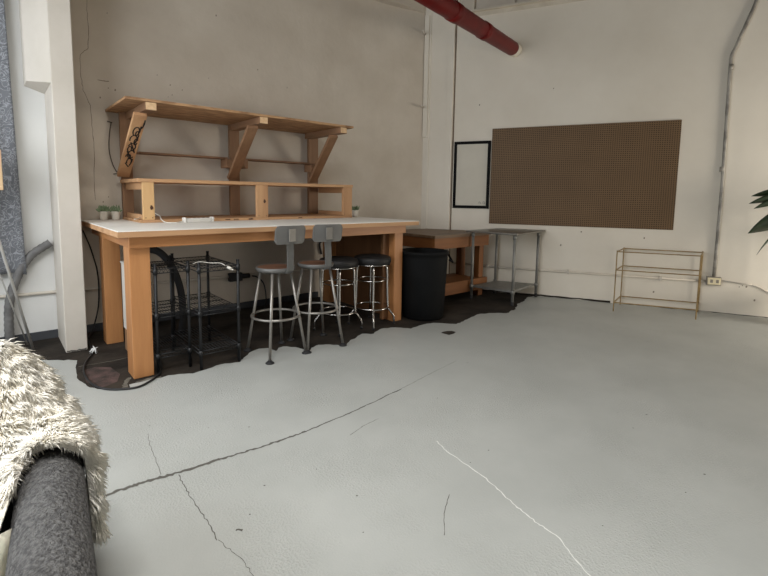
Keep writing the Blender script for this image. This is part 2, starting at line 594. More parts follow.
structure(f, 'floor', [M['concrete'], M['paint'], M['crack'], M['white_crack'], M['redstain'], M['palestain']])

# wall behind the bench
w = MB()
w.box(-4.66, 0.02, YW, YW + 0.14, 0, H, 0)
cf = W(.165, 0, .06)
cw = MB()
cw.prism([(-2.0, YW + .002), (-1.5, YW - .028), (-1.0, YW - .075), (-.5, YW - .145), (cf.x, cf.y), (cf.x + .06, cf.y + .04), (.0, YW + .05)], 0, H)
structure(cw, 'trim_7', M['plaster'])
w.mi = 3
w.box(XL - 0.12, -4.66, YW, YW + 0.14, 0, H, 0)
w.mi = 1
ny = (0, -1, 0)
yy = YW - 0.001
w.strip([(x, yy, q) for x, q in [(-4.36, 3.6), (-4.361, 3.137), (-4.356, 2.954), (-4.368, 2.785), (-4.437, 2.707), (-4.437, 2.522), (-4.426, 2.383), (-4.374, 2.249), (-4.362, 2.012), (-4.358, 1.819), (-4.37, 1.328)]], 0.005, ny, 0.004, 5)
w.strip([(x, yy, q) for x, q in [(-4.30, 2.50), (-4.24, 2.497), (-4.2, 2.50)]], 0.008, ny, 0.002, 3)
w.mi = 2
dots = [(-4.285, 2.333), (-4.211, 2.435), (-4.15, 2.425), (-3.748, 2.64), (-3.619, 2.558), (-3.602, 2.457), (-3.495, 2.525), (-3.644, 2.43), (-4.192, 3.152),
        (-4.027, 2.045), (-1.858, 3.154), (-2.2, 2.75), (-2.6, 2.9), (-3.1, 3.4), (-4.3, 1.31), (-4.25, 1.36), (-3.2, 2.7)]
for x, q in dots:
    r_ = random.uniform(0.005, 0.010)
    w.strip([(x, yy, q - r_), (x + 0.003, yy, q + r_)], r_ * 1.3, ny)
structure(w, 'wall_left', [M['plaster'], M['hairline'], M['fleck'], M['wall_grey']])

# pegboard wall
w = MB()
w.wbox(-0.3, SE + 0.2, -0.14, 0, 0, H, 0)
w.mi = 1
for s, q in [(3.2, 0.9), (4.24, 0.35), (4.27, 0.37), (4.31, 0.36), (4.40, 0.20), (2.2, 0.75), (4.6, 2.1), (4.35, 2.62), (2.0, 2.9), (1.0, 2.75), (2.45, 0.95), (3.35, 0.20)]:
    r_ = random.uniform(0.006, 0.012)
    w.strip([W(s, q - r_, 0.001), W(s + 0.004, q + r_, 0.001)], r_ * 1.5, N)
w.mi = 2
w.strip([W(s, 0.012 + random.uniform(-.004, .004), 0.0012) for s in [0.7 + 0.08 * k for k in range(28)]], 0.022, N, 0.003)
w.strip([W(s, 0.006, 0.0012) for s in [2.9, 3.5, 4.4, 5.2]], 0.008, N, 0.002, 12)
structure(w, 'wall_right', [M['wall_white'], M['fleck'], M['gap']])


def holed(name, along_x, fixed, a0, a1, holes, out):
    """wall with window openings; holes = (from, to, sill, head)"""
    m = MB()
    t0, t1 = (fixed, fixed + out)
    t0, t1 = min(t0, t1), max(t0, t1)

    def bx(p, q, z0, z1):
        if q - p < 1e-4 or z1 - z0 < 1e-4:
            return
        if along_x:
            m.box(p, q, t0, t1, z0, z1, 0)
        else:
            m.box(t0, t1, p, q, z0, z1, 0)
    cur = a0
    for (p, q, z0, z1) in holes:
        bx(cur, p, 0, H)
        bx(p, q, 0, z0)
        bx(p, q, z1, H)
        cur = q
    bx(cur, a1, 0, H)
    return structure(m, name, M['wall_far'])


WINL = [(-4.6, -0.6, 0.9, 3.6)]
WINB = [(1.3, 3.1, 0.15, 2.0)]
holed('wall_front', False, XL, YB, YW, WINL, -0.14)
holed('wall_back', True, YB, XL, XE + 0.1, WINB, -0.14)


def window(name, along_x, fixed, p, q, z0, z1, n):
    m = MB()
    d0, d1 = fixed - 0.09, fixed - 0.04

    def bx(a, b, c, d):
        if along_x:
            m.box(a, b, d0, d1, c, d, 0.004)
        else:
            m.box(d0, d1, a, b, c, d, 0.004)
    bx(p, p + .06, z0, z1)
    bx(q - .06, q, z0, z1)
    bx(p + .06, q - .06, z0, z0 + .06)
    bx(p + .06, q - .06, z1 - .06, z1)
    for k in range(1, n):
        c = p + (q - p) * k / n
        bx(c - .02, c + .02, z0 + .06, z1 - .06)
    return structure(m, name, M['windowframe'])


window('window_1', False, XL, *WINL[0], 4)
window('window_2', True, YB, *WINB[0], 5)

c = MB()
FILL_HOLE = (-6.4, -4.4, -5.6, -3.6)  # unseen ceiling opening, added for the overhead fill lamp
c.box(XL - 0.1, FILL_HOLE[0], YB - 0.2, YW + 0.2, H, H + 0.1, 0)
c.box(FILL_HOLE[1], XE + 0.3, YB - 0.2, YW + 0.2, H, H + 0.1, 0)
c.box(FILL_HOLE[0], FILL_HOLE[1], YB - 0.2, FILL_HOLE[2], H, H + 0.1, 0)
c.box(FILL_HOLE[0], FILL_HOLE[1], FILL_HOLE[3], YW + 0.2, H, H + 0.1, 0)
for a_, b_, c_, d_ in [(FILL_HOLE[0] - .06, FILL_HOLE[0], FILL_HOLE[2], FILL_HOLE[3]), (FILL_HOLE[1], FILL_HOLE[1] + .06, FILL_HOLE[2], FILL_HOLE[3]), (FILL_HOLE[0], FILL_HOLE[1], FILL_HOLE[2] - .06, FILL_HOLE[2]), (FILL_HOLE[0], FILL_HOLE[1], FILL_HOLE[3], FILL_HOLE[3] + .06)]:  # added shaft walls, narrow the lamp's reach towards the far floor
    c.box(a_, b_, c_, d_, H + .1, H + .9, 0)
structure(c, 'ceiling', M['ceiling'])
b = MB()
b.box(XL, -4.735, YW - 0.014, YW, 0, 0.08, 0.002)
b.box(-4.57, -0.3, YW - 0.014, YW, 0, 0.08, 0.002)
structure(b, 'baseboard_left', M['base_dark'])

# boxed column beside the bench, with its wider head
t = MB()
t.box(-4.735, -4.572, -0.506, YW, 0, H, 0.006)
t.hull8([(-4.735, -0.504, 2.30), (-4.885, -0.16, 2.35), (-4.885, YW, 2.35), (-4.735, YW, 2.30),
         (-4.735, -0.504, H), (-4.885, -0.16, H), (-4.885, YW, H), (-4.735, YW, H)], 0.003)
t.mi = 1
t.strip([(-4.73, -0.507, 0.012), (-4.66, -0.507, 0.008), (-4.58, -0.507, 0.012)], 0.014, (0, -1, 0), 0.004, 8)
structure(t, 'trim_1', [M['column'], M['crack']])
# corner pilaster
t = MB()
t.wbox(0.235, 0.615, 0, 0.05, 0, H, 0.004)
t.wbox(0.165, 0.234, 0, 0.085, 2.31, 4.10, 0.005)
t.wbox(0.16, 0.236, 0, 0.055, 0, H, 0.003)
t.wbox(0.236, 0.262, 0.045, 0.065, 0, H, 0.004)
t.wbox(0.53, 0.615, 0.045, 0.056, 0, H, 0.002)
structure(t, 'trim_2', M['wall_white'])
t = MB()
t.wbox(0.622, 0.634, 0, 0.008, 0, H, 0)
structure(t, 'trim_3', M['joint'])
# ledger angle and joist ends under the roof deck, along the pegboard wall
t = MB()
t.wbox(0.7, SE - 0.3, 0, 0.07, 4.055, 4.085, 0.003)
t.wbox(0.7, SE - 0.3, 0.0, 0.012, 4.0, 4.085, 0.002)
t.wbox(0.7, SE - 0.3, 0.0, 0.05, 4.30, 4.34, 0.003)
for k in range(14):
    s = 0.86 + 0.56 * k
    t.wbox(s, s + 0.03, 0.01, 0.06, 4.08, H, 0.002)
t.mi = 1
t.wbox(0.66, SE - 0.3, 0.001, 0.004, 4.10, H, 0)
structure(t, 'trim_4', [M['ledger'], M['plaster']])
t = MB()
t.box(-2.2, -0.03, -0.19, YW - .001, 4.13, 4.32, 0.004)
structure(t, 'trim_5', M['plaster'])
t = MB()
for k in range(16):                                # roof joists
    s = 0.3 + 0.62 * k
    p0, p1 = W(s, 4.5, 0.02), W(s, 4.5, 7.5)
    p1 = Vector((max(p1.x, XL + 0.1), 0, 0)) if False else p1
    L_ = 3.2
    while L_ > 0.3 and (W(s, 0, L_).x < XL + 0.1 or W(s, 0, L_).y < YB + 0.1 or W(s, 0, L_).y > YW - 0.12):
        L_ -= 0.1
    if L_ > 0.4:
        t.beam(W(s, 4.52, 0.02), W(s, 4.52, L_), 0.06, 0.16, U, 0.003)
structure(t, 'trim_6', M['ceiling'])

# ------------------------------------------------------------------ workbench
bench = thing('workbench', 'long golden wood workbench with a white laminate top', 'workbench', (-2.99, -0.75, 0))
m = MB(); m.box(-4.502, -1.481, -1.588, .045, 1.085, 1.126, 0.002)
m.build('tabletop', M['pine_x'], bench)
m = MB(); m.box(-4.502, -1.481, -1.588, .045, 1.1262, 1.1335, 0.001)
o = m.build('laminate_sheet', M['laminate'], bench); o['label'] = 'white laminate worktop sheet'
m = MB(); m.box(-4.418, -1.627, -1.53, -1.492, 1.0, 1.0845, 0.003)
m.build('apron', M['fir_x'], bench)
m = MB(); m.box(-4.418, -4.38, -1.4915, .035, 1.0, 1.0845, 0.003)
m.build('apron', M['fir_y'], bench)
m = MB(); m.box(-1.665, -1.627, -1.4915, .035, 1.0, 1.0845, 0.003)
m.build('apron', M['fir_y'], bench)
for (x0, x1, y0, y1) in [(-4.412, -4.269, -1.486, -1.30), (-1.755, -1.632, -1.49, -1.35), (-4.412, -4.27, -0.46, -0.30), (-1.80, -1.66, -0.30, -0.14)]:
    m = MB()
    m.box(x0, x1, y0, y1, 0, 0.9995, 0.004)
    m.build('leg', M['fir_z'], bench)
m = MB(); m.box(-1.70, -1.68, -1.345, -0.302, 0.02, 0.9995, 0.002)
m.box(-1.845, -1.757, -1.40, -1.36, 0.02, 0.9995, 0.002)
o = m.build('end_panel', M['panel'], bench); o['label'] = 'brown plywood panel closing the bench end'

# ------------------------------------------------------------------ shelf unit on the bench
su = thing('shelf_unit', 'raw lumber shelf unit with braced top shelf standing on the white workbench', 'shelf', (-3.0, -0.3, 1.1335))
ZB = 1.134
m = MB(); m.box(-4.14, -1.735, -0.69, 0.02, ZB, ZB + 0.026, 0.002)
m.mi = 1
for x, q in [(-3.35, -0.691), (-3.26, -0.691), (-3.1, -0.691), (-2.5, -0.691)]:
    m.strip([(x, q, ZB + .012), (x + .05, q, ZB + .014)], 0.012, (0, -1, 0), 0.002, 3)
m.build('base_board', [M['pine_x'], M['knot']], su)
m = MB(); m.box(-4.15, -1.725, -0.69, 0.02, 1.502, 1.534, 0.002)
m.build('box_top_board', M['pine_x'], su)
for x0, x1, kz in [(-4.113, -4.015, 1.27), (-3.0, -2.87, 1.33), (-1.865, -1.735, None)]:
    m = MB(); m.box(x0, x1, -0.685, -0.645, ZB + .0265, 1.5015, 0.003)
    m.mi = 1
    if kz:
        xc = (x0 + x1) / 2 + 0.02
        m.strip([(xc, -0.6862, kz - .018), (xc + .003, -0.6862, kz), (xc, -0.6862, kz + .022)], lambda f: 0.030 * math.sin(PI * min(max(f, .18), .82)), (0, -1, 0), 0, 4)
    for dx in (0.02, x1 - x0 - 0.02):
        m.strip([(x0 + dx, -0.6862, 1.175), (x0 + dx, -0.6862, 1.183)], 0.008, (0, -1, 0))
    o = m.build('upright', [M['bright_z'] if x0 < -3.5 else M['pine_z'], M['knot']], su)
for x0, x1 in [(-4.113, -4.075), (-1.80, -1.762)]:
    for z0, z1 in [(1.435, 1.5015), (1.1605, 1.205)]:
        m = MB(); m.box(x0, x1, -0.6445, -0.031, z0, z1, 0.003)
        m.build('side_rail', M['pine_y'], su)
posts = [(-4.142, -4.04), (-3.01, -2.895), (-1.94, -1.80)]
for x0, x1 in posts:
    for z0, z1, nm in [(ZB + .0265, 1.5015, 'lower_post'), (1.5345, 2.199, 'back_post')]:
        m = MB(); m.box(x0, x1, -0.03, 0.02, z0, z1, 0.003)
        m.build(nm, M['brown_z'], su)
for x0, x1 in [(-4.085, -3.99), (-3.0, -2.905), (-1.975, -1.88)]:
    m = MB(); m.box(x0, x1, -0.764, 0.02, 2.13, 2.2, 0.003)
    m.mi = 1
    m.strip([(x0 + .004, -0.7655, 2.165), (x1 - .004, -0.7655, 2.165)], 0.062, (0, -1, 0))
    m.build('support_arm', [M['brown_y'], M['endgrain']], su)
m = MB()
m.box(-4.245, -1.79, -0.775, YW - .004, 2.2005, 2.224, 0.002)
m.build('top_shelf', M['osb'], su)
# diagonal braces, the left one scribbled on with marker
br = [((-4.108, -0.69, 2.10), (-4.135, -0.045, 1.575)), ((-3.04, -0.69, 2.10), (-3.0, -0.045, 1.585)), ((-2.02, -0.69, 2.10), (-1.90, -0.045, 1.585))]
for i, (a, b_) in enumerate(br):
    m = MB()
    m.beam(a, b_, 0.11, 0.038, (1, 0, 0), 0.003)
    if i == 0:
        a, b_ = Vector(a), Vector(b_)
        d = (b_ - a).normalized()
        sx = (Vector((1, 0, 0)) - d * d.x).normalized()
        nn = d.cross(sx).normalized()
        if nn.y > 0:
            nn = -nn
        m.mi = 1

        def P(u_, v_):
            return a + d * u_ + sx * v_ + nn * 0.0205
        for cu, cv, ru, rv, t0, t1 in [(.20, .0, .055, .026, 0, 6.0), (.225, .012, .03, .012, 1, 5.5), (.30, -.005, .05, .03, .5, 5.2), (.33, .02, .04, .014, 2, 7.5),
                                       (.40, .0, .05, .030, 0, 4.6), (.43, -.015, .035, .016, 1, 6.2), (.50, .01, .05, .028, 2, 7.2), (.53, -.01, .03, .02, 0, 5), (.60, .01, .04, .02, 1, 5.5)]:
            m.strip([P(cu + ru * math.cos(t0 + (t1 - t0) * k / 12), cv + rv * math.sin(t0 + (t1 - t0) * k / 12)) for k in range(13)], 0.012, nn)
        for u0, v0, u1, v1 in [(.08, .045, .16, .035), (.05, .046, .13, .044), (.13, .03, .24, .02), (.24, .03, .36, .012), (.34, -.02, .46, .03), (.46, -.03, .58, .03), (.56, .035, .66, .02), (.62, -.02, .68, .02)]:
            m.strip([P(u0, v0), P((u0 + u1) / 2 + .01, (v0 + v1) / 2 + .004), P(u1, v1)], 0.012, nn)
    o = m.build('brace', [M['pine_y'] if i == 0 else M['brown_y'], M['ink']], su)
    if i == 0:
        o['label'] = 'diagonal brace covered in black marker scribble'
for x0, x1 in [(-4.0, -3.09), (-2.86, -1.90)]:
    m = MB(); m.box(x0, x1, -0.16, 0.02, 1.797, 1.814, 0.002)
    m.build('middle_shelf', M['brown_x'], su)
for x0, x1 in [(-3.105, -3.012), (-2.893, -2.845), (-1.985, -1.942)]:
    m = MB(); m.box(x0, x1, -0.15, 0.02, 1.70, 1.7965, 0.003)
    m.build('shelf_cleat', M['brown_y'], su)

# ------------------------------------------------------------------ small things on the bench
BT = 1.1337


def succulent(loc, label):
    t = thing('potted_succulent', label, 'plant', loc, random.uniform(0, 6), 'small succulents in white pots')
    x, y, z0 = loc
    m = MB()
    m.lathe([(0, 0.0), (.032, 0.0), (.036, .02), (.040, .070), (.043, .076), (.043, .085), (.038, .085), (.037, .075)], loc, 24)
    m.build('pot', M['pot'], t)
    m = MB()
    m.lathe([(0.0372, .073), (0, .078)], loc, 16)
    m.build('soil', M['soil'], t)
    m = MB()
    rnd = random.Random(int(abs(x) * 1000))
    for k in range(46):
        a = rnd.uniform(0, 2 * PI)
        el = rnd.uniform(0.25, 1.45)
        L_ = rnd.uniform(0.035, 0.066)
        base = Vector((x, y, z0 + .08)) + Vector((math.cos(a), math.sin(a), 0)) * rnd.uniform(0, .03)
        d = Vector((math.cos(a) * math.cos(el), math.sin(a) * math.cos(el), math.sin(el)))
        p = [base, base + d * L_ * .4, base + d * L_ * .8 + Vector((0, 0, .004)), base + d * L_ + Vector((0, 0, .008))]
        m.tube(p, [.004, .0075, .006, .0012], 6)
    m.build('foliage', M['leaf'], t)
    return t


succulent((-4.318, -0.03, BT), 'small white pot of succulent at the far left of the bench top, nearest the column')
succulent((-4.215, -0.05, BT), 'small white pot of succulent second from the left, beside the shelf unit left end')
succulent((-1.53, -0.49, BT), 'small white pot of succulent alone at the right end of the bench')

t = thing('power_strip', 'white plastic power strip lying on the white bench top', 'power strip', (-3.66, -0.80, BT), 0.12)
WMt = WM[t.name]
m = MB(); m.box(-.125, .125, -.03, .03, 0, .042, 0.008)
m.build('body', M['white_plastic'], t, False)
for sx in (-1, 1):
    m = MB()
    m.box(min(sx * .127, sx * .145), max(sx * .127, sx * .145), -.034, .034, 0, .05, 0.006)
    m.build('end_cap', M['white_plastic'], t, False)
m = MB()
for k in range(5):
    m.box(-.10 + .045 * k, -.075 + .045 * k, -.012, .012, .0415, .0435, 0)
m.build('socket', M['dark'], t, False)
m = MB()
m.tube(smooth_path([(-3.80, -.80, BT + .015), (-3.87, -.86, BT + .006), (-3.95, -.80, BT + .006), (-3.97, -.72, BT + .03), (-3.95, -.58, BT + .06), (-4.0, -.45, BT + .09), (-4.06, -.50, BT + .06), (-4.13, -.60, BT + .04), (-4.19, -.70, BT + .035)], 6), 0.005, 8)
solo(m, 'power_cable', M['cable_white'], 'white cable looping behind the left upright of the shelf unit', 'cable', (-3.95, -.7, BT))

# ------------------------------------------------------------------ under the bench
def wire_rack(label, RX0, RX1, RY0, RY1):
    rack = thing('wire_rack', label, 'rack', ((RX0 + RX1) / 2, (RY0 + RY1) / 2, 0), 0, 'wire racks under the workbench')
    for x in (RX0, RX1):
        for y in (RY0, RY1):
            m = MB(); m.tube([(x, y, 0), (x, y, 0.86)], 0.0125, 10)
            m.tube([(x, y, 0.86), (x, y, 0.868)], 0.014, 10)
            o = m.build('post', M['black'], rack)
    for zz in (0.15, 0.47, 0.82):
        m = MB()
        for dz in (0, 0.03):
            m.tube([(RX0, RY0, zz - dz), (RX1, RY0, zz - dz)], .004, 6)
            m.tube([(RX0, RY1, zz - dz), (RX1, RY1, zz - dz)], .004, 6)
            m.tube([(RX0, RY0, zz - dz), (RX0, RY1, zz - dz)], .004, 6)
            m.tube([(RX1, RY0, zz - dz), (RX1, RY1, zz - dz)], .004, 6)
        for k in range(1, 12):
            x = RX0 + (RX1 - RX0) * k / 12
            m.tube([(x, RY0, zz + .002), (x, RY1, zz + .002)], .0022, 5)
        for k in (1, 2, 3):
            y = RY0 + (RY1 - RY0) * k / 4
            m.tube([(RX0, y, zz - .004), (RX1, y, zz - .004)], .004, 6)
        for k in range(8):
            x = RX0 + (RX1 - RX0) * (k + .5) / 8
            m.tube([(x - .018, RY0, zz - .03), (x, RY0, zz), (x + .018, RY0, zz - .03)], .002, 5)
        for x, y in [(RX0, RY0), (RX1, RY0), (RX0, RY1), (RX1, RY1)]:
            m.tube([(x, y, zz - .038), (x, y, zz + .008)], .018, 10)
        m.build('wire_shelf', M['black'], rack)
    return rack


wire_rack('black wire rack in full view under the workbench beside the metal stools', -3.945, -3.625, -1.60, -0.92)
wire_rack('black wire rack partly hidden behind the front left bench leg', -4.235, -3.99, -1.475, -1.03)
m = MB()
m.tube(smooth_path([(-4.16, -.62, 0.90), (-4.06, -.62, 0.885), (-3.96, -.62, 0.84), (-3.86, -.62, 0.70), (-3.79, -.62, 0.48), (-3.77, -.62, 0.22), (-3.79, -.62, 0.035)], 6), 0.034, 12)
solo(m, 'rubber_hose', M['rubber'], 'thick black rubber hose arching to the floor behind the wire rack', 'hose', (-3.77, -.62, 0))
t = thing('storage_bin', 'tall white plastic bin under the bench between its two left legs', 'bin', (-4.2, -.82, 0))
m = MB(); m.box(-4.315, -4.20, -.95, -0.70, 0.20, 0.79, 0.012)
m.build('body', M['white_plastic'], t)
m = MB(); m.box(-4.322, -4.193, -.957, -0.693, 0.79, 0.805, 0.005)
m.build('lid', M['white_plastic'], t)
m = MB(); m.box(-4.31, -4.205, -0.945, -0.705, 0.0, 0.1995, 0.01)
o = m.build('base', M['brown_x'], t); o['label'] = 'brown wooden base block'

m = MB()
m.tube(smooth_path([(-3.93, -1.42, .835), (-3.88, -1.45, .85), (-3.81, -1.48, .838), (-3.74, -1.53, .836), (-3.705, -1.60, .80)], 6), .0035, 8)
m.tube([(-3.715, -1.585, .815), (-3.69, -1.625, .795)], .013, 10)
m.tube([(-3.69, -1.625, .795), (-3.68, -1.64, .788)], .006, 8)
solo(m, 'plug_cord', M['cable_white'], 'short white cord with a plug draped over the wire rack top', 'cord', (-3.8, -1.5, .835))
t = thing('junction_box', 'black junction box on the wall conduit under the bench', 'junction box', (-2.9, YW - .03, .40))
m = MB(); m.box(-3.02, -2.86, YW - .07, YW - .001, .36, .46, 0.006)
m.build('box', M['rubber'], t)
m = MB(); m.tube([(-2.86, YW - .035, .41), (-2.76, YW - .035, .41)], .03, 12)
m.build('fitting', M['rubber'], t)
m = MB()
m.tube(smooth_path([(-2.72, YW - .03, .40), (-2.66, YW - .05, .38), (-2.60, -.02, .30), (-2.60, -.08, .14), (-2.66, -.15, .02), (-2.78, -.2, .006)], 6), .008, 8)
solo(m, 'hanging_cable', M['cord'], 'black cable curling down to the floor behind the left metal stool', 'cable', (-2.66, -.1, 0))
m = MB()
m.tube(smooth_path([(-1.72, YW - .04, .99), (-1.715, YW - .04, .9), (-1.70, YW - .05, .86), (-1.68, YW - .05, .8), (-1.73, YW - .04, .74), (-1.70, YW - .04, .60)], 6), .014, 8)
solo(m, 'cable_bundle', M['cord'], 'bunched black cable hanging on the wall behind the black stools', 'cable', (-1.7, YW - .02, .6))

# conduits along the walls
m = MB()
m.tube([(-6.95, YW - .016, .47), (-4.9, YW - .016, .452), (-2.0, YW - .016, .40), (-1.5, YW - .046, .40), (-1.0, YW - .093, .40), (-.5, YW - .163, .40), (-.1, YW - .24, .40)], .015, 10)
solo(m, 'wall_conduit', M['conduit_white'], 'painted conduit running low along the wall behind the workbench', 'conduit', (-4, YW - .016, .43))
m = MB()
m.tube([W(.7, .40, .016), W(1.5, .375, .016), W(3.895, .395, .016)], .015, 10)
for s in (1.2, 2.3, 3.4):
    m.wbox(s, s + .03, 0, .035, .355, .415, .004)
solo(m, 'low_conduit', M['conduit_white'], 'painted conduit running low along the pegboard wall to the outlet box', 'conduit', W(2.5, .37, .016))

# ------------------------------------------------------------------ cords by the column
m = MB()
m.tube(smooth_path([(-4.488, YW - .02, 1.03), (-4.44, .0, .86), (-4.395, .0, .66)], 6), .007, 8)
m.tube(smooth_path([(-4.395, .0, .66), (-4.385, .0, .5), (-4.40, -.02, .27), (-4.46, -.05, .06), (-4.53, -.2, .009)], 6), .007, 8)
m.tube(smooth_path([(-4.53, -.2, .009), (-4.559, -.637, .008), (-4.64, -.877, .008), (-4.686, -1.119, .008), (-4.677, -1.40, .008), (-4.603, -1.583, .009), (-4.447, -1.672, .009), (-4.332, -1.614, .009), (-4.255, -1.53, .009), (-4.20, -1.42, .008), (-4.15, -1.2, .007)], 8), .008, 8)
solo(m, 'extension_cable', M['cord'], 'long black cable looping round the front left bench leg on the floor', 'cable', (-4.6, -1.2, 0))
m = MB()
for k in range(5):
    a = k * 1.3
    p = Vector((-4.55, -0.66, .03))
    m.tube([p + Vector((math.cos(a) * .03, math.sin(a) * .03, -.026)), p + Vector((.01 * math.cos(a + 1), .012 * math.sin(a), .012)), p + Vector((math.cos(a + 2.6) * .035, math.sin(a + 2.6) * .03, -.01 + .01 * k))], [.004, .008, .003], 6)
solo(m, 'paper_scrap', M['scrap'], 'crumpled white scrap on the bare floor at the column foot', 'scrap', (-4.55, -.66, 0))
m = MB()
m.tube(smooth_path([(-4.2, YW - .01, 2.10), (-4.225, YW - .03, 1.96), (-4.23, YW - .03, 1.82), (-4.20, YW - .02, 1.68), (-4.145, YW - .02, 1.57)], 6), .0045, 8)
m.tube([(-4.235, YW - .012, 2.11), (-4.19, YW - .012, 2.10)], .004, 8)
m.tube([(-4.20, YW - .012, 1.59), (-4.15, YW - .012, 1.60)], .004, 8)
solo(m, 'pinned_cable', M['twine'], 'dark cable pinned to the wall left of the shelf unit', 'cable', (-4.18, YW - .02, 1.8))

# flexible duct, patterned cloth and easel at the far left
m = MB()
path = smooth_path([(-5.105, YW - .06, .0), (-5.105, YW - .06, .2), (-5.085, YW - .06, .43), (-5.01, YW - .06, .66), (-4.91, YW - .06, .82), (-4.76, YW - .06, .93)], 14)
rs = [.036 + .002 * math.sin(k * 1.9) for k in range(len(path))]
m.tube(path, rs, 14)
solo(m, 'flexible_duct', M['duct'], 'grey flexible duct curving up from the floor to the column', 'duct', (-5.03, YW - .08, 0))
m = MB()
nx, nz = 40, 60
grid = []
for i in range(nx + 1):
    row = []
    for k in range(nz + 1):
        x = -6.6 + (-4.955 + 6.6) * i / nx
        zz = .66 + (4.25 - .66) * k / nz
        x += -.035 * (zz - .66) / 2.4 if i == nx else 0
        yv = YW - .075 + .02 * math.sin(x * 17 + .4 * math.sin(zz * 2)) + .006 * math.sin(x * 41 + zz)
        row.append(m.bm.verts.new((x, yv, zz + .012 * math.sin(x * 22) * (1 - k / nz))))
    grid.append(row)
fs = [m.bm.faces.new((grid[i][k], grid[i + 1][k], grid[i + 1][k + 1], grid[i][k + 1])) for i in range(nx) for k in range(nz)]
m._mark(fs, True)
o = solo(m, 'hanging_cloth', M['damask'], 'grey damask patterned cloth hanging on the wall at the far left', 'cloth', (-5.6, YW - .075, .66))
md = o.modifiers.new('thickness', 'SOLIDIFY'); md.thickness = .004; md.offset = 0
ez = thing('easel', 'thin silver tripod easel in front of the patterned cloth', 'easel', (-5.2, -.2, 0))
for a, b_, r_ in [((-4.952, -.205, 0), (-5.31, -.25, 1.9), .011), ((-5.68, -.25, 0), (-5.37, -.25, 1.9), .011), ((-5.34, YW - .14, 0), (-5.34, -.2, 1.9), .011)]:
    m = MB(); m.tube([a, b_], r_, 10)
    m.build('leg', M['silver'], ez)
m = MB(); m.tube([(-4.985, -.10, .02), (-5.155, -.17, .72), (-5.33, -.2, 1.30)], .006, 8)
m.build('brace_rod', M['silver'], ez)
m = MB(); m.tube([(-5.50, -.305, 1.401), (-5.12, -.305, 1.401)], .01, 8)
m.tube([(-5.34, -.305, 1.401), (-5.34, -.20, 1.401)], .008, 8)
m.build('ledge', M['silver'], ez)
m = MB(); m.box(-5.54, -5.086, -.315, -.295, 1.412, 1.742, .004)
solo(m, 'canvas_board', M['canvas'], 'tan board resting on the silver easel at the left picture edge', 'board', (-5.3, -.3, 1.412))

# ------------------------------------------------------------------ grey metal stools
def metal_stool(loc, rz, label):
    t = thing('metal_stool', label, 'stool', loc, rz, 'grey metal stools with backrests')
    A = [math.radians(d) for d in (-129, -41, 50, 131)]
    for a in A:
        m = MB()
        ca, sa = math.cos(a), math.sin(a)
        m.tube([(ca * .135, sa * .135, .738), (ca * .268, sa * .268, .012)], .0125, 12)
        lg = m.build('leg', M['legmetal'], t, False)
        m = MB()
        m.lathe([(0, 0), (.036, 0), (.037, .006), (.028, .012), (.015, .026), (0, .026)], (ca * .268, sa * .268, 0), 14)
        m.build('rubber_foot', M['rubber'], lg, False)
        WM.pop(lg.name, None)
    m = MB(); m.ring((0, 0, .345), .208, .011, 48, 8)
    m.build('foot_ring', M['legmetal'], t, False)
    m = MB()
    m.lathe([(.0, .738), (.14, .738), (.160, .745), (.168, .755), (.169, .772), (.164, .780), (.158, .780), (.154, .775), (0, .768)], (0, 0, 0), 48)
    m.build('seat', M['greymetal'], t, False)
    m = MB(); m.lathe([(.1535, .774), (.150, .778), (.09, .773), (0, .771)], (0, 0, 0), 40)
    o = m.build('seat_board', M['seatwood'], t, False); o['label'] = 'brown wooden seat board'
    m = MB()
    pp = [(.046, -.152, .735), (.045, -.180, .762), (.032, -.208, .87), (.013, -.236, 1.0), (0, -.252, 1.12)]
    for a, b_ in zip(pp, pp[1:]):
        m.beam(a, b_, .062, .012, (1, 0, 0), .002)
    m.beam((.04, -.10, .735), (.046, -.155, .737), .062, .008, (1, 0, 0), .002)
    m.build('back_post', M['greymetal'], t, False)
    # curved backrest plate with rounded corners
    m = MB()
    n = 16
    w2, z0, z1, rc = .140, .998, 1.152, .028
    fr, bk = [], []
    prof = []
    for k in range(n + 1):
        x = -w2 + 2 * w2 * k / n
        e = max(0, abs(x) - (w2 - rc))
        dz = rc - math.sqrt(max(0, rc * rc - e * e))
        prof.append((x, z0 + dz, z1 - dz))
    for x, a, b_ in prof:
        yb = -.262 + .55 * x * x * 1.6
        lean = -.02
        fr.append((m.bm.verts.new((x, yb, a)), m.bm.verts.new((x, yb + lean, b_))))
        bk.append((m.bm.verts.new((x, yb - .012, a)), m.bm.verts.new((x, yb - .012 + lean, b_))))
    fs = []
    for i in range(n):
        fs.append(m.bm.faces.new((fr[i][0], fr[i + 1][0], fr[i + 1][1], fr[i][1])))
        fs.append(m.bm.faces.new((bk[i][1], bk[i + 1][1], bk[i + 1][0], bk[i][0])))
        fs.append(m.bm.faces.new((fr[i][1], fr[i + 1][1], bk[i + 1][1], bk[i][1])))
        fs.append(m.bm.faces.new((bk[i][0], bk[i + 1][0], fr[i + 1][0], fr[i][0])))
    for i in (0, n):
        fs.append(m.bm.faces.new((fr[i][0], fr[i][1], bk[i][1], bk[i][0])))
    bmesh.ops.recalc_face_normals(m.bm, faces=fs)
    m._mark(fs, False)
    rest = m.build('backrest', M['greymetal'], t, False)
    m = MB()
    m.lathe([(0, 0), (.009, 0), (.007, .004), (0, .005)], (0, 0, 0), 12)
    m.bm.transform(Matrix.Translation((0.01, -.2955, 1.11)) @ Matrix.Rotation(PI / 2, 4, 'X'))
    m.beam((0.004, -.286, 1.02), (0, -.296, 1.125), .060, .012, (1, 0, 0), .002)
    m.build('back_bracket', M['legmetal'], rest, False)
    return t


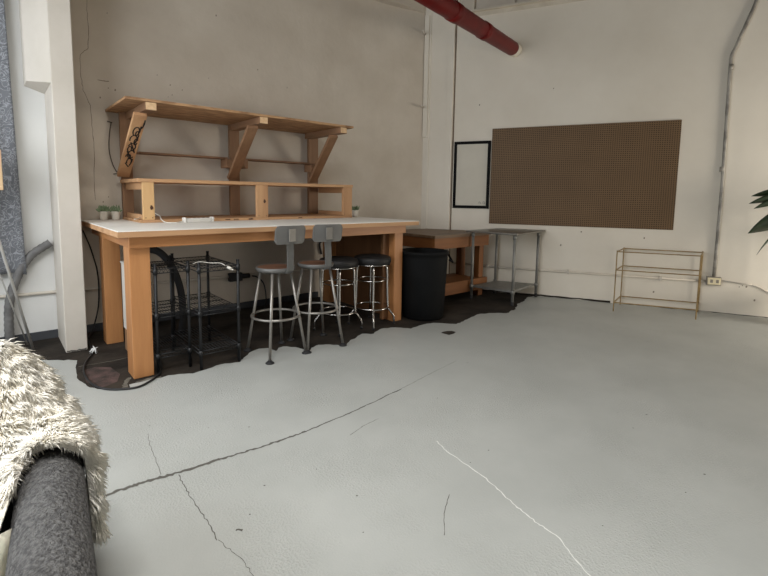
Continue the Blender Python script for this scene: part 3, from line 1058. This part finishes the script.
ms = metal_stool((-3.28, -1.6, 0), 0.0, 'grey metal stool with backrest nearest the black wire rack')
dup(ms, (-2.86, -1.6, 0), -0.17, 'grey metal stool with backrest next to the black padded stools')


# ------------------------------------------------------------------ chrome stools
def chrome_stool(loc, rz, label):
    t = thing('padded_stool', label, 'stool', loc, rz, 'black padded chrome stools')
    m = MB()
    m.lathe([(0, .665), (.17, .665), (.196, .675), (.206, .70), (.206, .725), (.196, .748), (.16, .760), (0, .763)], (0, 0, 0), 40)
    m.build('seat_cushion', M['vinyl'], t, False)
    m = MB(); m.ring((0, 0, .672), .198, .006, 40, 6)
    m.build('seat_band', M['chrome'], t, False)
    for d in (-125, -35, 55, 145):
        a = math.radians(d)
        ca, sa = math.cos(a), math.sin(a)
        m = MB()
        pts = smooth_path([(ca * .06, sa * .06, .658), (ca * .125, sa * .125, .657), (ca * .155, sa * .155, .640), (ca * .165, sa * .165, .595), (ca * .17, sa * .17, .40), (ca * .178, sa * .178, .20), (ca * .19, sa * .19, .165), (ca * .238, sa * .238, .10), (ca * .247, sa * .247, .07), (ca * .25, sa * .25, .012)], 5)
        m.tube(pts, .0115, 10)
        lg = m.build('leg', M['chrome'], t, False)
        m = MB(); m.lathe([(0, 0), (.016, 0), (.016, .02), (.0125, .024), (0, .024)], (ca * .25, sa * .25, 0), 12)
        m.build('rubber_foot', M['rubber'], lg, False)
    m = MB(); m.ring((0, 0, .20), .188, .0105, 40, 8)
    m.build('foot_ring', M['chrome'], t, False)
    m = MB(); m.ring((0, 0, .50), .158, .008, 40, 8)
    m.build('upper_ring', M['chrome'], t, False)
    return t


cs = chrome_stool((-2.0, -1.40, 0), 0.0, 'black padded chrome stool nearest the bench right leg')
dup(cs, (-2.415, -1.35, 0), 0.05, 'black padded chrome stool half hidden by the right metal stool')

# ------------------------------------------------------------------ bin, corner bench, steel table
t = thing('trash_can', 'large black plastic trash can at the right end of the workbench', 'trash can', (-1.315, -1.52, 0))
m = MB()
m.lathe([(0, .005), (.225, .005), (.24, .02), (.255, .30), (.257, .305), (.2575, .40), (.26, .405), (.269, .60), (.274, .70), (.274, .745), (.286, .75), (.288, .768), (.286, .782), (.274, .784), (.265, .765), (.24, .05), (0, .04)], (-1.315, -1.52, 0), 48)
m.build('body', M['plastic_black'], t)
for a in (2.35, -0.79):
    m = MB()
    c_, s_ = math.cos(a), math.sin(a)
    px_, py_ = -1.315 + c_ * .284, -1.52 + s_ * .284
    m.tube(smooth_path([(px_ - s_ * .07, py_ + c_ * .07, .735), (px_ + c_ * .045 - s_ * .05, py_ + s_ * .045 + c_ * .05, .66), (px_ + c_ * .045 + s_ * .05, py_ + s_ * .045 - c_ * .05, .66), (px_ + s_ * .07, py_ - c_ * .07, .69)], 5), .012, 8)
    m.build('handle', M['plastic_black'], t)

t = thing('corner_bench', 'low brown timber workbench in the corner behind the trash can', 'workbench', (-.25, -.6, 0))
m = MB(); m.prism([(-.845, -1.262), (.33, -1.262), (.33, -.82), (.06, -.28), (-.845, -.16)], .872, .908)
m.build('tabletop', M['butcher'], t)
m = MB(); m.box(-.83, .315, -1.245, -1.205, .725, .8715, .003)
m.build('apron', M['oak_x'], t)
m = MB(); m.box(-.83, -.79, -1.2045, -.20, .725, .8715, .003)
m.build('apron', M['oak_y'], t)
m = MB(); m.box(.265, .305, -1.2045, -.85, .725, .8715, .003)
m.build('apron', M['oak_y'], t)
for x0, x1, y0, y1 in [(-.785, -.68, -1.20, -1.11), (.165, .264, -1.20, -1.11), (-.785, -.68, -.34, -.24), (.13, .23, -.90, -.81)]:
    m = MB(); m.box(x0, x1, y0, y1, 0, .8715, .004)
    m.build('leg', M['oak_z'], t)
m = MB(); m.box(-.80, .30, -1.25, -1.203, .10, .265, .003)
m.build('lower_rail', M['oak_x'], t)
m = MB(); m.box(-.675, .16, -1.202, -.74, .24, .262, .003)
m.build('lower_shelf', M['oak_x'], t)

t = thing('steel_table', 'stainless steel prep table with undershelf below the pegboard', 'table', (.30, -1.53, 0), 0.12)
lx = [(-.105, -1.288), (-.003, -1.869), (.75, -1.761)]
A_, B_, C_ = [Vector((*p, 0)) for p in lx]
D_ = Vector((.50, -1.25, 0))
ex = (C_ - B_).normalized(); ey = (A_ - B_).normalized()
for p in (A_, B_, C_, D_):
    m = MB(); m.tube([p + Vector((0, 0, .05)), p + Vector((0, 0, .925))], .019, 12)
    m.tube([p + Vector((0, 0, .868)), p + Vector((0, 0, .927))], .024, 12)
    lg = m.build('leg', M['galv'], t)
    m = MB(); m.lathe([(0, 0), (.017, 0), (.02, .01), (.02, .055), (0, .055)], p, 12)
    m.build('bullet_foot', M['rubber'], lg)


CT = (A_ + B_ + C_ + D_) / 4


def quadbox(ov, z0, z1, bev):
    q = [p + (p - CT).normalized() * (ov if p is not D_ or ov < 0 else .068) for p in (B_, C_, D_, A_)]
    k = MB()
    k.hull8([v + Vector((0, 0, z0)) for v in q] + [v + Vector((0, 0, z1)) for v in q], bev)
    return k


m = quadbox(.105, .928, .955, .006)
m.build('tabletop', M['steel'], t)
m = quadbox(-.026, .165, .195, .004)
m.build('undershelf', M['galv'], t)
for p in (A_, B_, C_, D_):
    m = MB()
    m.tube([p + Vector((0, 0, .155)), p + Vector((0, 0, .205))], .026, 12)
    m.build('shelf_clamp', M['galv'], t)
m = MB()
pf = C_ + (C_ - CT).normalized() * .105; pb = D_ + (D_ - CT).normalized() * .068
m.tube([pf + Vector((0, 0, .941)), pb + Vector((0, 0, .941))], .017, 10)
m.build('rolled_edge', M['steel'], t)

# ------------------------------------------------------------------ gold console
g0 = Vector((.785, -2.803, 0)); g1 = Vector((1.172, -3.573, 0))
gx = (g1 - g0).normalized()
gyv = Vector((.976, .217, 0))                      # towards the wall
L_ = (g1 - g0).length
t = thing('console_frame', 'thin gold metal console frame without shelves against the white wall', 'console table', (g0 + g1) / 2)
DPT = .475


def G(a, b_, z_):
    v = g0 + gx * a + gyv * b_
    return Vector((v.x, v.y, z_))


for a, b_ in [(0, 0), (L_, 0), (0, DPT), (L_, DPT)]:
    m = MB(); m.beam(G(a, b_, 0), G(a, b_, .77), .013, .013, gx, .002)
    m.build('leg', M['gold'], t)
for zz in (.755, .525, .115):
    m = MB()
    for b_ in (0, DPT):
        m.beam(G(.007, b_, zz), G(L_ - .007, b_, zz), .012, .016, (0, 0, 1), .002)
    for a in (0, L_):
        m.beam(G(a, .007, zz), G(a, DPT - .007, zz), .012, .016, (0, 0, 1), .002)
    m.build('shelf_rail', M['gold'], t)

# ------------------------------------------------------------------ things on the pegboard wall
RZW = math.atan2(U.y, U.x)
m = MB(); m.wbox(1.204, 3.511, .002, .012, 1.0184, 2.3965, .001)
m.bm.verts.ensure_lookup_table()
solo(m, 'pegboard', M['peg'], 'large brown pegboard sheet fixed to the white wall', 'pegboard', W(1.204, 1.0184, .006), RZW)
t = thing('whiteboard', 'narrow upright whiteboard in a black frame left of the pegboard', 'whiteboard', W(.92, 1.235, 0), RZW)
s0, s1, z0, z1 = .652, 1.192, 1.238, 2.228
m = MB(); m.wbox(s0 + .02, s1 - .02, .003, .014, z0 + .02, z1 - .02, .001)
m.mi = 1
for (u0, v0, u1, v1) in [(.39, .075, .40, .10), (.40, .10, .42, .08), (.41, .07, .43, .075), (.45, .075, .46, .10), (.46, .10, .48, .095), (.48, .095, .485, .07), (.485, .07, .46, .072)]:
    m.strip([W(s0 + u0, z0 + v0, .0148), W(s0 + (u0 + u1) / 2, z0 + (v0 + v1) / 2 + .004, .0148), W(s0 + u1, z0 + v1, .0148)], .004, N)
m.build('board', [M['whiteboard'], M['ink']], t)
for (a, b_, c_, d_) in [(s0, s0 + .042, z0, z1), (s1 - .042, s1, z0, z1), (s0 + .0425, s1 - .0425, z0, z0 + .042), (s0 + .0425, s1 - .0425, z1 - .042, z1)]:
    m = MB(); m.wbox(a, b_, .002, .026, c_, d_, .003)
    m.build('frame', M['frame_black'], t)

t = thing('vertical_conduit', 'grey metal conduit bending up the white wall to the ceiling', 'conduit', W(3.975, .46, .02))
m = MB()
m.tube(smooth_path([W(3.975, .46, .022), W(3.975, 1.5, .022), W(3.957, 2.6, .022), W(3.952, 3.02, .022), W(3.958, 3.12, .022), W(3.99, 3.22, .022), W(4.06, 3.44, .022), W(4.10, 3.56, .022), W(4.13, 3.66, .022), W(4.145, 3.78, .022), W(4.15, 4.3, .022), W(4.15, 4.6, .022)], 5), .019, 12)
m.build('pipe', M['conduit'], t)
for q in (2.95, 1.75):
    m = MB()
    m.tube([W(3.958, q, .022), W(3.958, q + .06, .022)], .024, 12)
    m.build('coupling', M['conduit'], t)
t = thing('outlet_box', 'ivory outlet box at the foot of the grey wall conduit', 'outlet', W(3.975, .35, 0), RZW)
m = MB(); m.wbox(3.90, 4.05, .0015, .048, .352, .458, .005)
m.build('box', M['boxmetal'], t)
m = MB(); m.wbox(3.908, 4.042, .0485, .054, .362, .448, .004)
m.mi = 1
for a in (3.935, 3.995):
    m.wbox(a, a + .028, .0535, .0555, .385, .425, .002)
m.build('cover_plate', [M['outlet'], M['boxmetal']], t)
m = MB()
m.tube([W(4.05, .415, .02), W(4.30, .395, .012), W(4.36, .39, .012)], .008, 8)
m.tube(smooth_path([W(4.36, .39, .012), W(4.44, .36, .012), W(4.53, .31, .012), W(4.7, .28, .012), W(5.0, .27, .012)], 6), .008, 8)
solo(m, 'outlet_cable', M['conduit_white'], 'pale cable leaving the outlet box towards the right', 'cable', W(4.4, .35, .012))

# red sprinkler pipe running into the wall
t = thing('red_pipe', 'thick red pipe running under the roof into the white wall', 'pipe', W(1.455, 3.49, 0))
pe = W(1.475, 3.465, .0)
dr = Vector((-math.cos(.26), -math.sin(.26), -.06)).normalized()
m = MB(); m.tube([pe + dr * .14, pe + dr * 4.6], .094, 28)
m.build('pipe', M['pipe_red'], t)
m = MB(); m.tube([pe + dr * .001, pe + dr * .1395], .092, 28)
o = m.build('wall_sleeve', M['wall_white'], t); o['label'] = 'white unpainted pipe end at the wall'
for d_ in (1.16, 2.0):
    m = MB()
    m.tube([pe + dr * (d_ - .075), pe + dr * (d_ - .07), pe + dr * (d_ + .07), pe + dr * (d_ + .075)], [.095, .102, .102, .095], 28)
    m.build('coupling', M['pipe_red'], t)
for q, lab in [(3.82, 'short white peg high on the corner pilaster edge'), (2.755, 'short white peg lower on the corner pilaster edge')]:
    m = MB()
    a_ = W(.17, q, .092)
    m.tube([a_, a_ + Vector((-.15, -.11, -.006))], .013, 8)
    m.tube([a_ + Vector((.005, 0, -.014)), a_ + Vector((.03, -.0, .018))], .012, 8)
    solo(m, 'wall_peg', M['conduit_white'], lab, 'peg', a_, 0, 'pegs on the corner pilaster')

# ------------------------------------------------------------------ plant at the right edge
t = thing('potted_plant', 'dark leaved potted plant at the right picture edge', 'plant', W(4.70, 0, .30))
pc = W(4.70, 0, .30)
m = MB(); m.lathe([(0, 0), (.13, 0), (.15, .02), (.185, .32), (.19, .34), (.178, .34), (.17, .30), (0, .29)], pc, 32)
m.build('pot', M['pot'], t)
m = MB(); m.lathe([(.171, .30), (0, .305)], pc, 20)
m.build('soil', M['soil'], t)
m = MB()
m.tube(smooth_path([pc + Vector((0, 0, .28)), pc + Vector((.02, .01, .8)), pc + Vector((-.01, 0, 1.5))], 6), [.018] * 12 + [.012], 8)
m.build('trunk', M['stem'], t)


def leafmesh(m, base, d, L_, wd, droop, roll=0.0):
    d = d.normalized()
    side = d.cross(Vector((0, 0, 1))).normalized()
    side = Matrix.Rotation(roll, 3, d) @ side
    upv = side.cross(d).normalized()
    rows = []
    n = 9
    for k in range(n + 1):
        f_ = k / n
        c_ = base + d * L_ * f_ + Vector((0, 0, -droop * L_ * f_ * f_))
        hw = wd * (math.sin(PI * f_ ** .8) ** .8 if 0 < f_ < 1 else 0.02)
        rows.append([m.bm.verts.new(c_ + side * hw * q + upv * (abs(q) * hw * .35)) for q in (-1, -.5, 0, .5, 1)])
    fs = []
    for A, B in zip(rows, rows[1:]):
        for q in range(4):
            fs.append(m.bm.faces.new((A[q], A[q + 1], B[q + 1], B[q])))
    m._mark(fs, True)


rl = random.Random(5)
lt_ = Vector((-U.x, -U.y, 0))
specs = [((0, 1.475), (1, .05, .15), .44, .055, .22), ((0, 1.45), (1, .12, .04), .46, .06, .22), ((0, 1.45), (.95, .1, -.09), .41, .055, .22), ((0, 1.20), (1, .1, .03), .44, .13, .42), ((0, 1.16), (.9, .2, -.1), .36, .04, .9)]
for k in range(12):
    a = rl.uniform(-1.2, 1.2) + PI
    specs.append(((0, rl.uniform(1.0, 1.5)), (math.cos(a), math.sin(a), rl.uniform(-.1, .5)), rl.uniform(.3, .45), .07, .4))
for (dx, zz), dv, ln_, wd, dp in specs:
    m = MB()
    b0 = pc + Vector((0, 0, zz))
    d = lt_ * dv[0] + N * dv[1] * .8 + Vector((0, 0, dv[2]))
    b1 = b0 + d.normalized() * .08
    leafmesh(m, b1, d, ln_, wd, dp, 1.15 if d.dot(lt_) > .5 else .3)
    m.tube([b0, b1], .005, 6)
    o = m.build('leaf', M['leaf_dark'], t)
    md = o.modifiers.new('thick', 'SOLIDIFY'); md.thickness = .002

# ------------------------------------------------------------------ sofa with sheepskin
SRZ = -0.085
SL = Vector((-5.066, -3.3, 0))
sofa = thing('sofa', 'grey boucle sofa whose rounded arm fills the bottom left corner', 'sofa', SL, SRZ)


def rounded_bar(m, sec, y0, y1, n=20, cap=0.03):
    """extrude a closed (x,z) section along y with softened ends"""
    ys = [(y0, .86), (y0 + cap * .4, .96), (y0 + cap, 1.0)] + [(y0 + cap + (y1 - y0 - 2 * cap) * k / n, 1) for k in range(1, n)] + [(y1 - cap, 1.0), (y1 - cap * .4, .96), (y1, .86)]
    cx_ = sum(p[0] for p in sec) / len(sec); cz_ = sum(p[1] for p in sec) / len(sec)
    rings = [[m.bm.verts.new((cx_ + (x - cx_) * k, y, cz_ + (z_ - cz_) * k)) for x, z_ in sec] for y, k in ys]
    fs = [m.bm.faces.new(rings[0]), m.bm.faces.new(rings[-1][::-1])]
    nn = len(sec)
    for A, B in zip(rings, rings[1:]):
        for k in range(nn):
            fs.append(m.bm.faces.new((A[k], B[k], B[(k + 1) % nn], A[(k + 1) % nn])))
    bmesh.ops.recalc_face_normals(m.bm, faces=fs)
    m._mark(fs, True)


def arm_section(xc, hw, z0, ztop):
    r_ = hw
    return [(xc - hw * .94, z0), (xc + hw * .94, z0), (xc + hw, z0 + .2)] + [(xc + r_ * math.cos(a), ztop - r_ + r_ * math.sin(a)) for a in [PI * k / 14 for k in range(15)]] + [(xc - hw, z0 + .2)]


m = MB(); rounded_bar(m, arm_section(0, .088, .08, .605), -1.03, .12)
m.build('armrest', M['boucle'], sofa, False)
m = MB(); rounded_bar(m, arm_section(-1.72, .088, .08, .605), -1.03, .12)
m.build('armrest', M['boucle'], sofa, False)
m = MB(); m.box(-1.63, -.09, -.99, -.01, .08, .28, .03)
m.build('base', M['boucle'], sofa, False)
m = MB(); m.box(-1.625, -.095, -1.03, -.06, .285, .43, .05)
m.build('seat_cushion', M['boucle'], sofa, False)
m = MB(); m.box(-1.78, -.03, .0, .22, .08, .80, .07)
m.build('backrest', M['boucle'], sofa, False)
for x in (-1.65, -.05):
    for y in (-.92, .1):
        m = MB(); m.tube([(x, y, 0), (x, y, .085)], [.018, .025], 10)
        m.build('foot', M['dark'], sofa, False)

# sheepskin: a draped hide carrying many tapering locks of wool
back = [(-.75, .835), (-.5, .85), (-.28, .86), (-.15, .85), (-.085, .815), (-.03, .74), (.02, .64), (.07, .54), (.094, .44), (.104, .36)]
hem = [(-.32, .455), (-.21, .46), (-.128, .50), (-.101, .57), (-.06, .612), (0, .628), (.06, .612), (.088, .58), (.096, .48), (.101, .37)]
NU, NV = 54, 26


def cr(pts, t_):
    n_ = len(pts) - 1
    x = t_ * n_
    i = min(int(x), n_ - 1)
    q = x - i
    P_ = [Vector((*pts[max(0, min(n_, j))], 0)) for j in (i - 1, i, i + 1, i + 2)]
    a, b_, c_, d = P_
    return 0.5 * ((2 * b_) + (c_ - a) * q + (2 * a - 5 * b_ + 4 * c_ - d) * q * q + (3 * b_ - a - 3 * c_ + d) * q ** 3)


def hide(u_, v_):
    """u across the arm (0 inner side, 1 outer side), v from behind the back (0) to the front hem (1)"""
    bP, hP = cr(back, u_), cr(hem, u_)
    s_ = min(1, max(0, (v_ - .22) / .68))
    s_ = s_ * s_ * (3 - 2 * s_)
    p = bP.lerp(hP, s_)
    y = .26 - .50 * v_
    if v_ > .8:                                     # front hem sags lower at the outside
        y -= .06 * (u_ - .5) * (v_ - .8) / .2
    if u_ < .47 and v_ > .5:                         # runs further forward on the seat
        y -= .46 * min(1, (.47 - u_) / .24) * (v_ - .5) / .5
    if v_ < .15:
        p.y -= (.15 - v_) * 2.0 * (1 if u_ < .45 else .3)
    low = -.02 * max(0, (u_ - .82) / .18) * max(0, min(1, (v_ - .25) / .4)) if u_ > .82 else 0
    return Vector((p.x, y, p.y + low + .006 * noise.noise(Vector((p.x * 9, y * 9, 3)))))


m = MB()
g = [[m.bm.verts.new(hide(i / NU, k / NV)) for k in range(NV + 1)] for i in range(NU + 1)]
fs = [m.bm.faces.new((g[i][k], g[i][k + 1], g[i + 1][k + 1], g[i + 1][k])) for i in range(NU) for k in range(NV)]
m._mark(fs, True)
sheep = thing('sheepskin', 'fluffy cream sheepskin draped over the sofa back and arm', 'throw', SL + Vector((0, 0, .6)), SRZ)
DS = Matrix.Translation((0, 0, -.6))
m.bm.transform(DS)
o = m.build('hide', M['hide'], sheep, False)
md = o.modifiers.new('thick', 'SOLIDIFY'); md.thickness = .006; md.offset = 1
verts, faces = [], []
rf = random.Random(3)
for _ in range(26000):
    u_, v_ = rf.random() ** .9, rf.random()
    if rf.random() < .14:
        v_ = 1 - rf.random() * .03
    if rf.random() < .06:
        u_ = 1 - rf.random() * .02
    p = hide(u_, v_)
    e_ = .012
    du = hide(min(1, u_ + e_), v_) - hide(max(0, u_ - e_), v_)
    dv = hide(u_, min(1, v_ + e_)) - hide(u_, max(0, v_ - e_))
    nrm = du.cross(dv).normalized()
    if nrm.z < -.2 or (abs(nrm.z) < .3 and nrm.x * (1 if u_ > .5 else -1) < 0):
        nrm = -nrm
    if nrm.dot(Vector((p.x, p.y * .3, p.z - .35))) < 0 and abs(nrm.z) < .5:
        nrm = -nrm
    if nrm.z < 0 and abs(nrm.z) > .3:
        nrm = -nrm
    cl = Vector((noise.noise(p * 26), noise.noise(p * 26 + Vector((7, 3, 1))), noise.noise(p * 26 + Vector((1, 9, 5)))))
    down = Vector((.15, -.35, -.75))
    tang = (down - nrm * down.dot(nrm))
    d = (nrm * .32 + tang * .9 + cl * .55 + Vector((rf.uniform(-.18, .18), rf.uniform(-.18, .18), rf.uniform(-.15, .15)))).normalized()
    ln_ = rf.uniform(.045, .08)
    wd = rf.uniform(.0024, .0038)
    sd = d.cross(Vector((rf.uniform(-1, 1), rf.uniform(-1, 1), rf.uniform(-1, 1)))).normalized()
    b0 = len(verts)
    mid = p + d * ln_ * .5 + nrm * .006
    tip = p + d * ln_ * .95 + Vector((0, 0, -.012)) + cl * .008
    s2 = sd.cross(d).normalized()
    for c_, k in ((p, 1.0), (mid, .85)):
        for a in (0, 2.094, 4.189):
            verts.append(c_ + (sd * math.cos(a) + s2 * math.sin(a)) * wd * k)
    verts.append(tip)
    for a in range(3):
        b_ = (a + 1) % 3
        faces.append((b0 + a, b0 + b_, b0 + 3 + b_, b0 + 3 + a))
        faces.append((b0 + 3 + a, b0 + 3 + b_, b0 + 6))
me = bpy.data.meshes.new('wool')
me.from_pydata([DS @ v for v in verts], [], faces)
me.polygons.foreach_set('use_smooth', [True] * len(me.polygons))
me.materials.append(M['fur'])
o = bpy.data.objects.new('wool', me)
COL.objects.link(o)
o.parent = sheep
o['kind'] = 'stuff'

# cushion whose corner shows on the seat
m = MB()
n = 18
def pil(i, k, s_):
    a, b_ = i / n * 2 - 1, k / n * 2 - 1
    puff = .075 * (1 - a ** 4) ** .6 * (1 - b_ ** 4) ** .6
    pin = 1 - .10 * (1 - abs(a)) * abs(b_) ** 2 if False else 1
    x = a * .21 * (1 - .10 * (1 - b_ * b_))
    z_ = b_ * .21 * (1 - .10 * (1 - a * a))
    return Vector((x, s_ * puff, z_))
gv = {}
for s_ in (-1, 1):
    for i in range(n + 1):
        for k in range(n + 1):
            edge_ = i in (0, n) or k in (0, n)
            key = (i, k, 0 if edge_ else s_)
            if key not in gv:
                gv[key] = m.bm.verts.new(pil(i, k, s_))
fs = []
for s_ in (-1, 1):
    for i in range(n):
        for k in range(n):
            q = []
            for (a, b_) in ((i, k), (i + 1, k), (i + 1, k + 1), (i, k + 1)):
                q.append(gv[(a, b_, 0 if (a in (0, n) or b_ in (0, n)) else s_)])
            try:
                fs.append(m.bm.faces.new(q))
            except ValueError:
                pass
bmesh.ops.recalc_face_normals(m.bm, faces=fs)
m._mark(fs, True)
CP = Vector((-5.40, -4.17, .555))
m.bm.transform(Matrix.Translation(CP) @ Euler((-.5, .12, .15)).to_matrix().to_4x4())
solo(m, 'cushion', M['pillow'], 'pale cushion on the sofa seat inside the grey arm', 'cushion', (CP.x, CP.y, .43))

# ------------------------------------------------------------------ light
world = bpy.data.worlds.new('sky')
S.world = world
world.use_nodes = True
bg = world.node_tree.nodes['Background']
bg.inputs['Color'].default_value = (0.75, 0.86, 1.0, 1)
bg.inputs['Strength'].default_value = 0.3


def area(name, loc, rot, sx, sy, power, col, spread=PI):
    l = bpy.data.lights.new(name, 'AREA')
    l.shape = 'RECTANGLE'
    l.size, l.size_y = sx, sy
    l.energy = power
    l.color = col
    l.spread = spread
    o = bpy.data.objects.new(name, l)
    COL.objects.link(o)
    o.location = loc
    o.rotation_euler = rot
    return o


(a0, a1, z0, z1) = WINL[0]
area('window daylight left', (XL - .16, (a0 + a1) / 2, (z0 + z1) / 2), (PI / 2, 0, -PI / 2), a1 - a0, z1 - z0, 190, (0.93, 0.97, 1.0))
(a0, a1, z0, z1) = WINB[0]
area('window daylight back', ((a0 + a1) / 2, YB - .16, (z0 + z1) / 2), (PI / 2, 0, 0), a1 - a0, z1 - z0, 165, (1.0, 0.92, 0.80))

area('added overhead fill', ((FILL_HOLE[0] + FILL_HOLE[1]) / 2, (FILL_HOLE[2] + FILL_HOLE[3]) / 2, H + .81), (0, 0, 0), 2.0, 2.0, 310, (1.0, 0.985, 0.955))  # added lamp above the view, brightens the near floor so light falls off behind

S.cycles.diffuse_bounces = 7
S.cycles.max_bounces = 14
S.view_settings.view_transform = 'Standard'
S.view_settings.look = 'None'
S.view_settings.gamma = 1
S.view_settings.use_curve_mapping = False
S.view_settings.exposure = -0.05
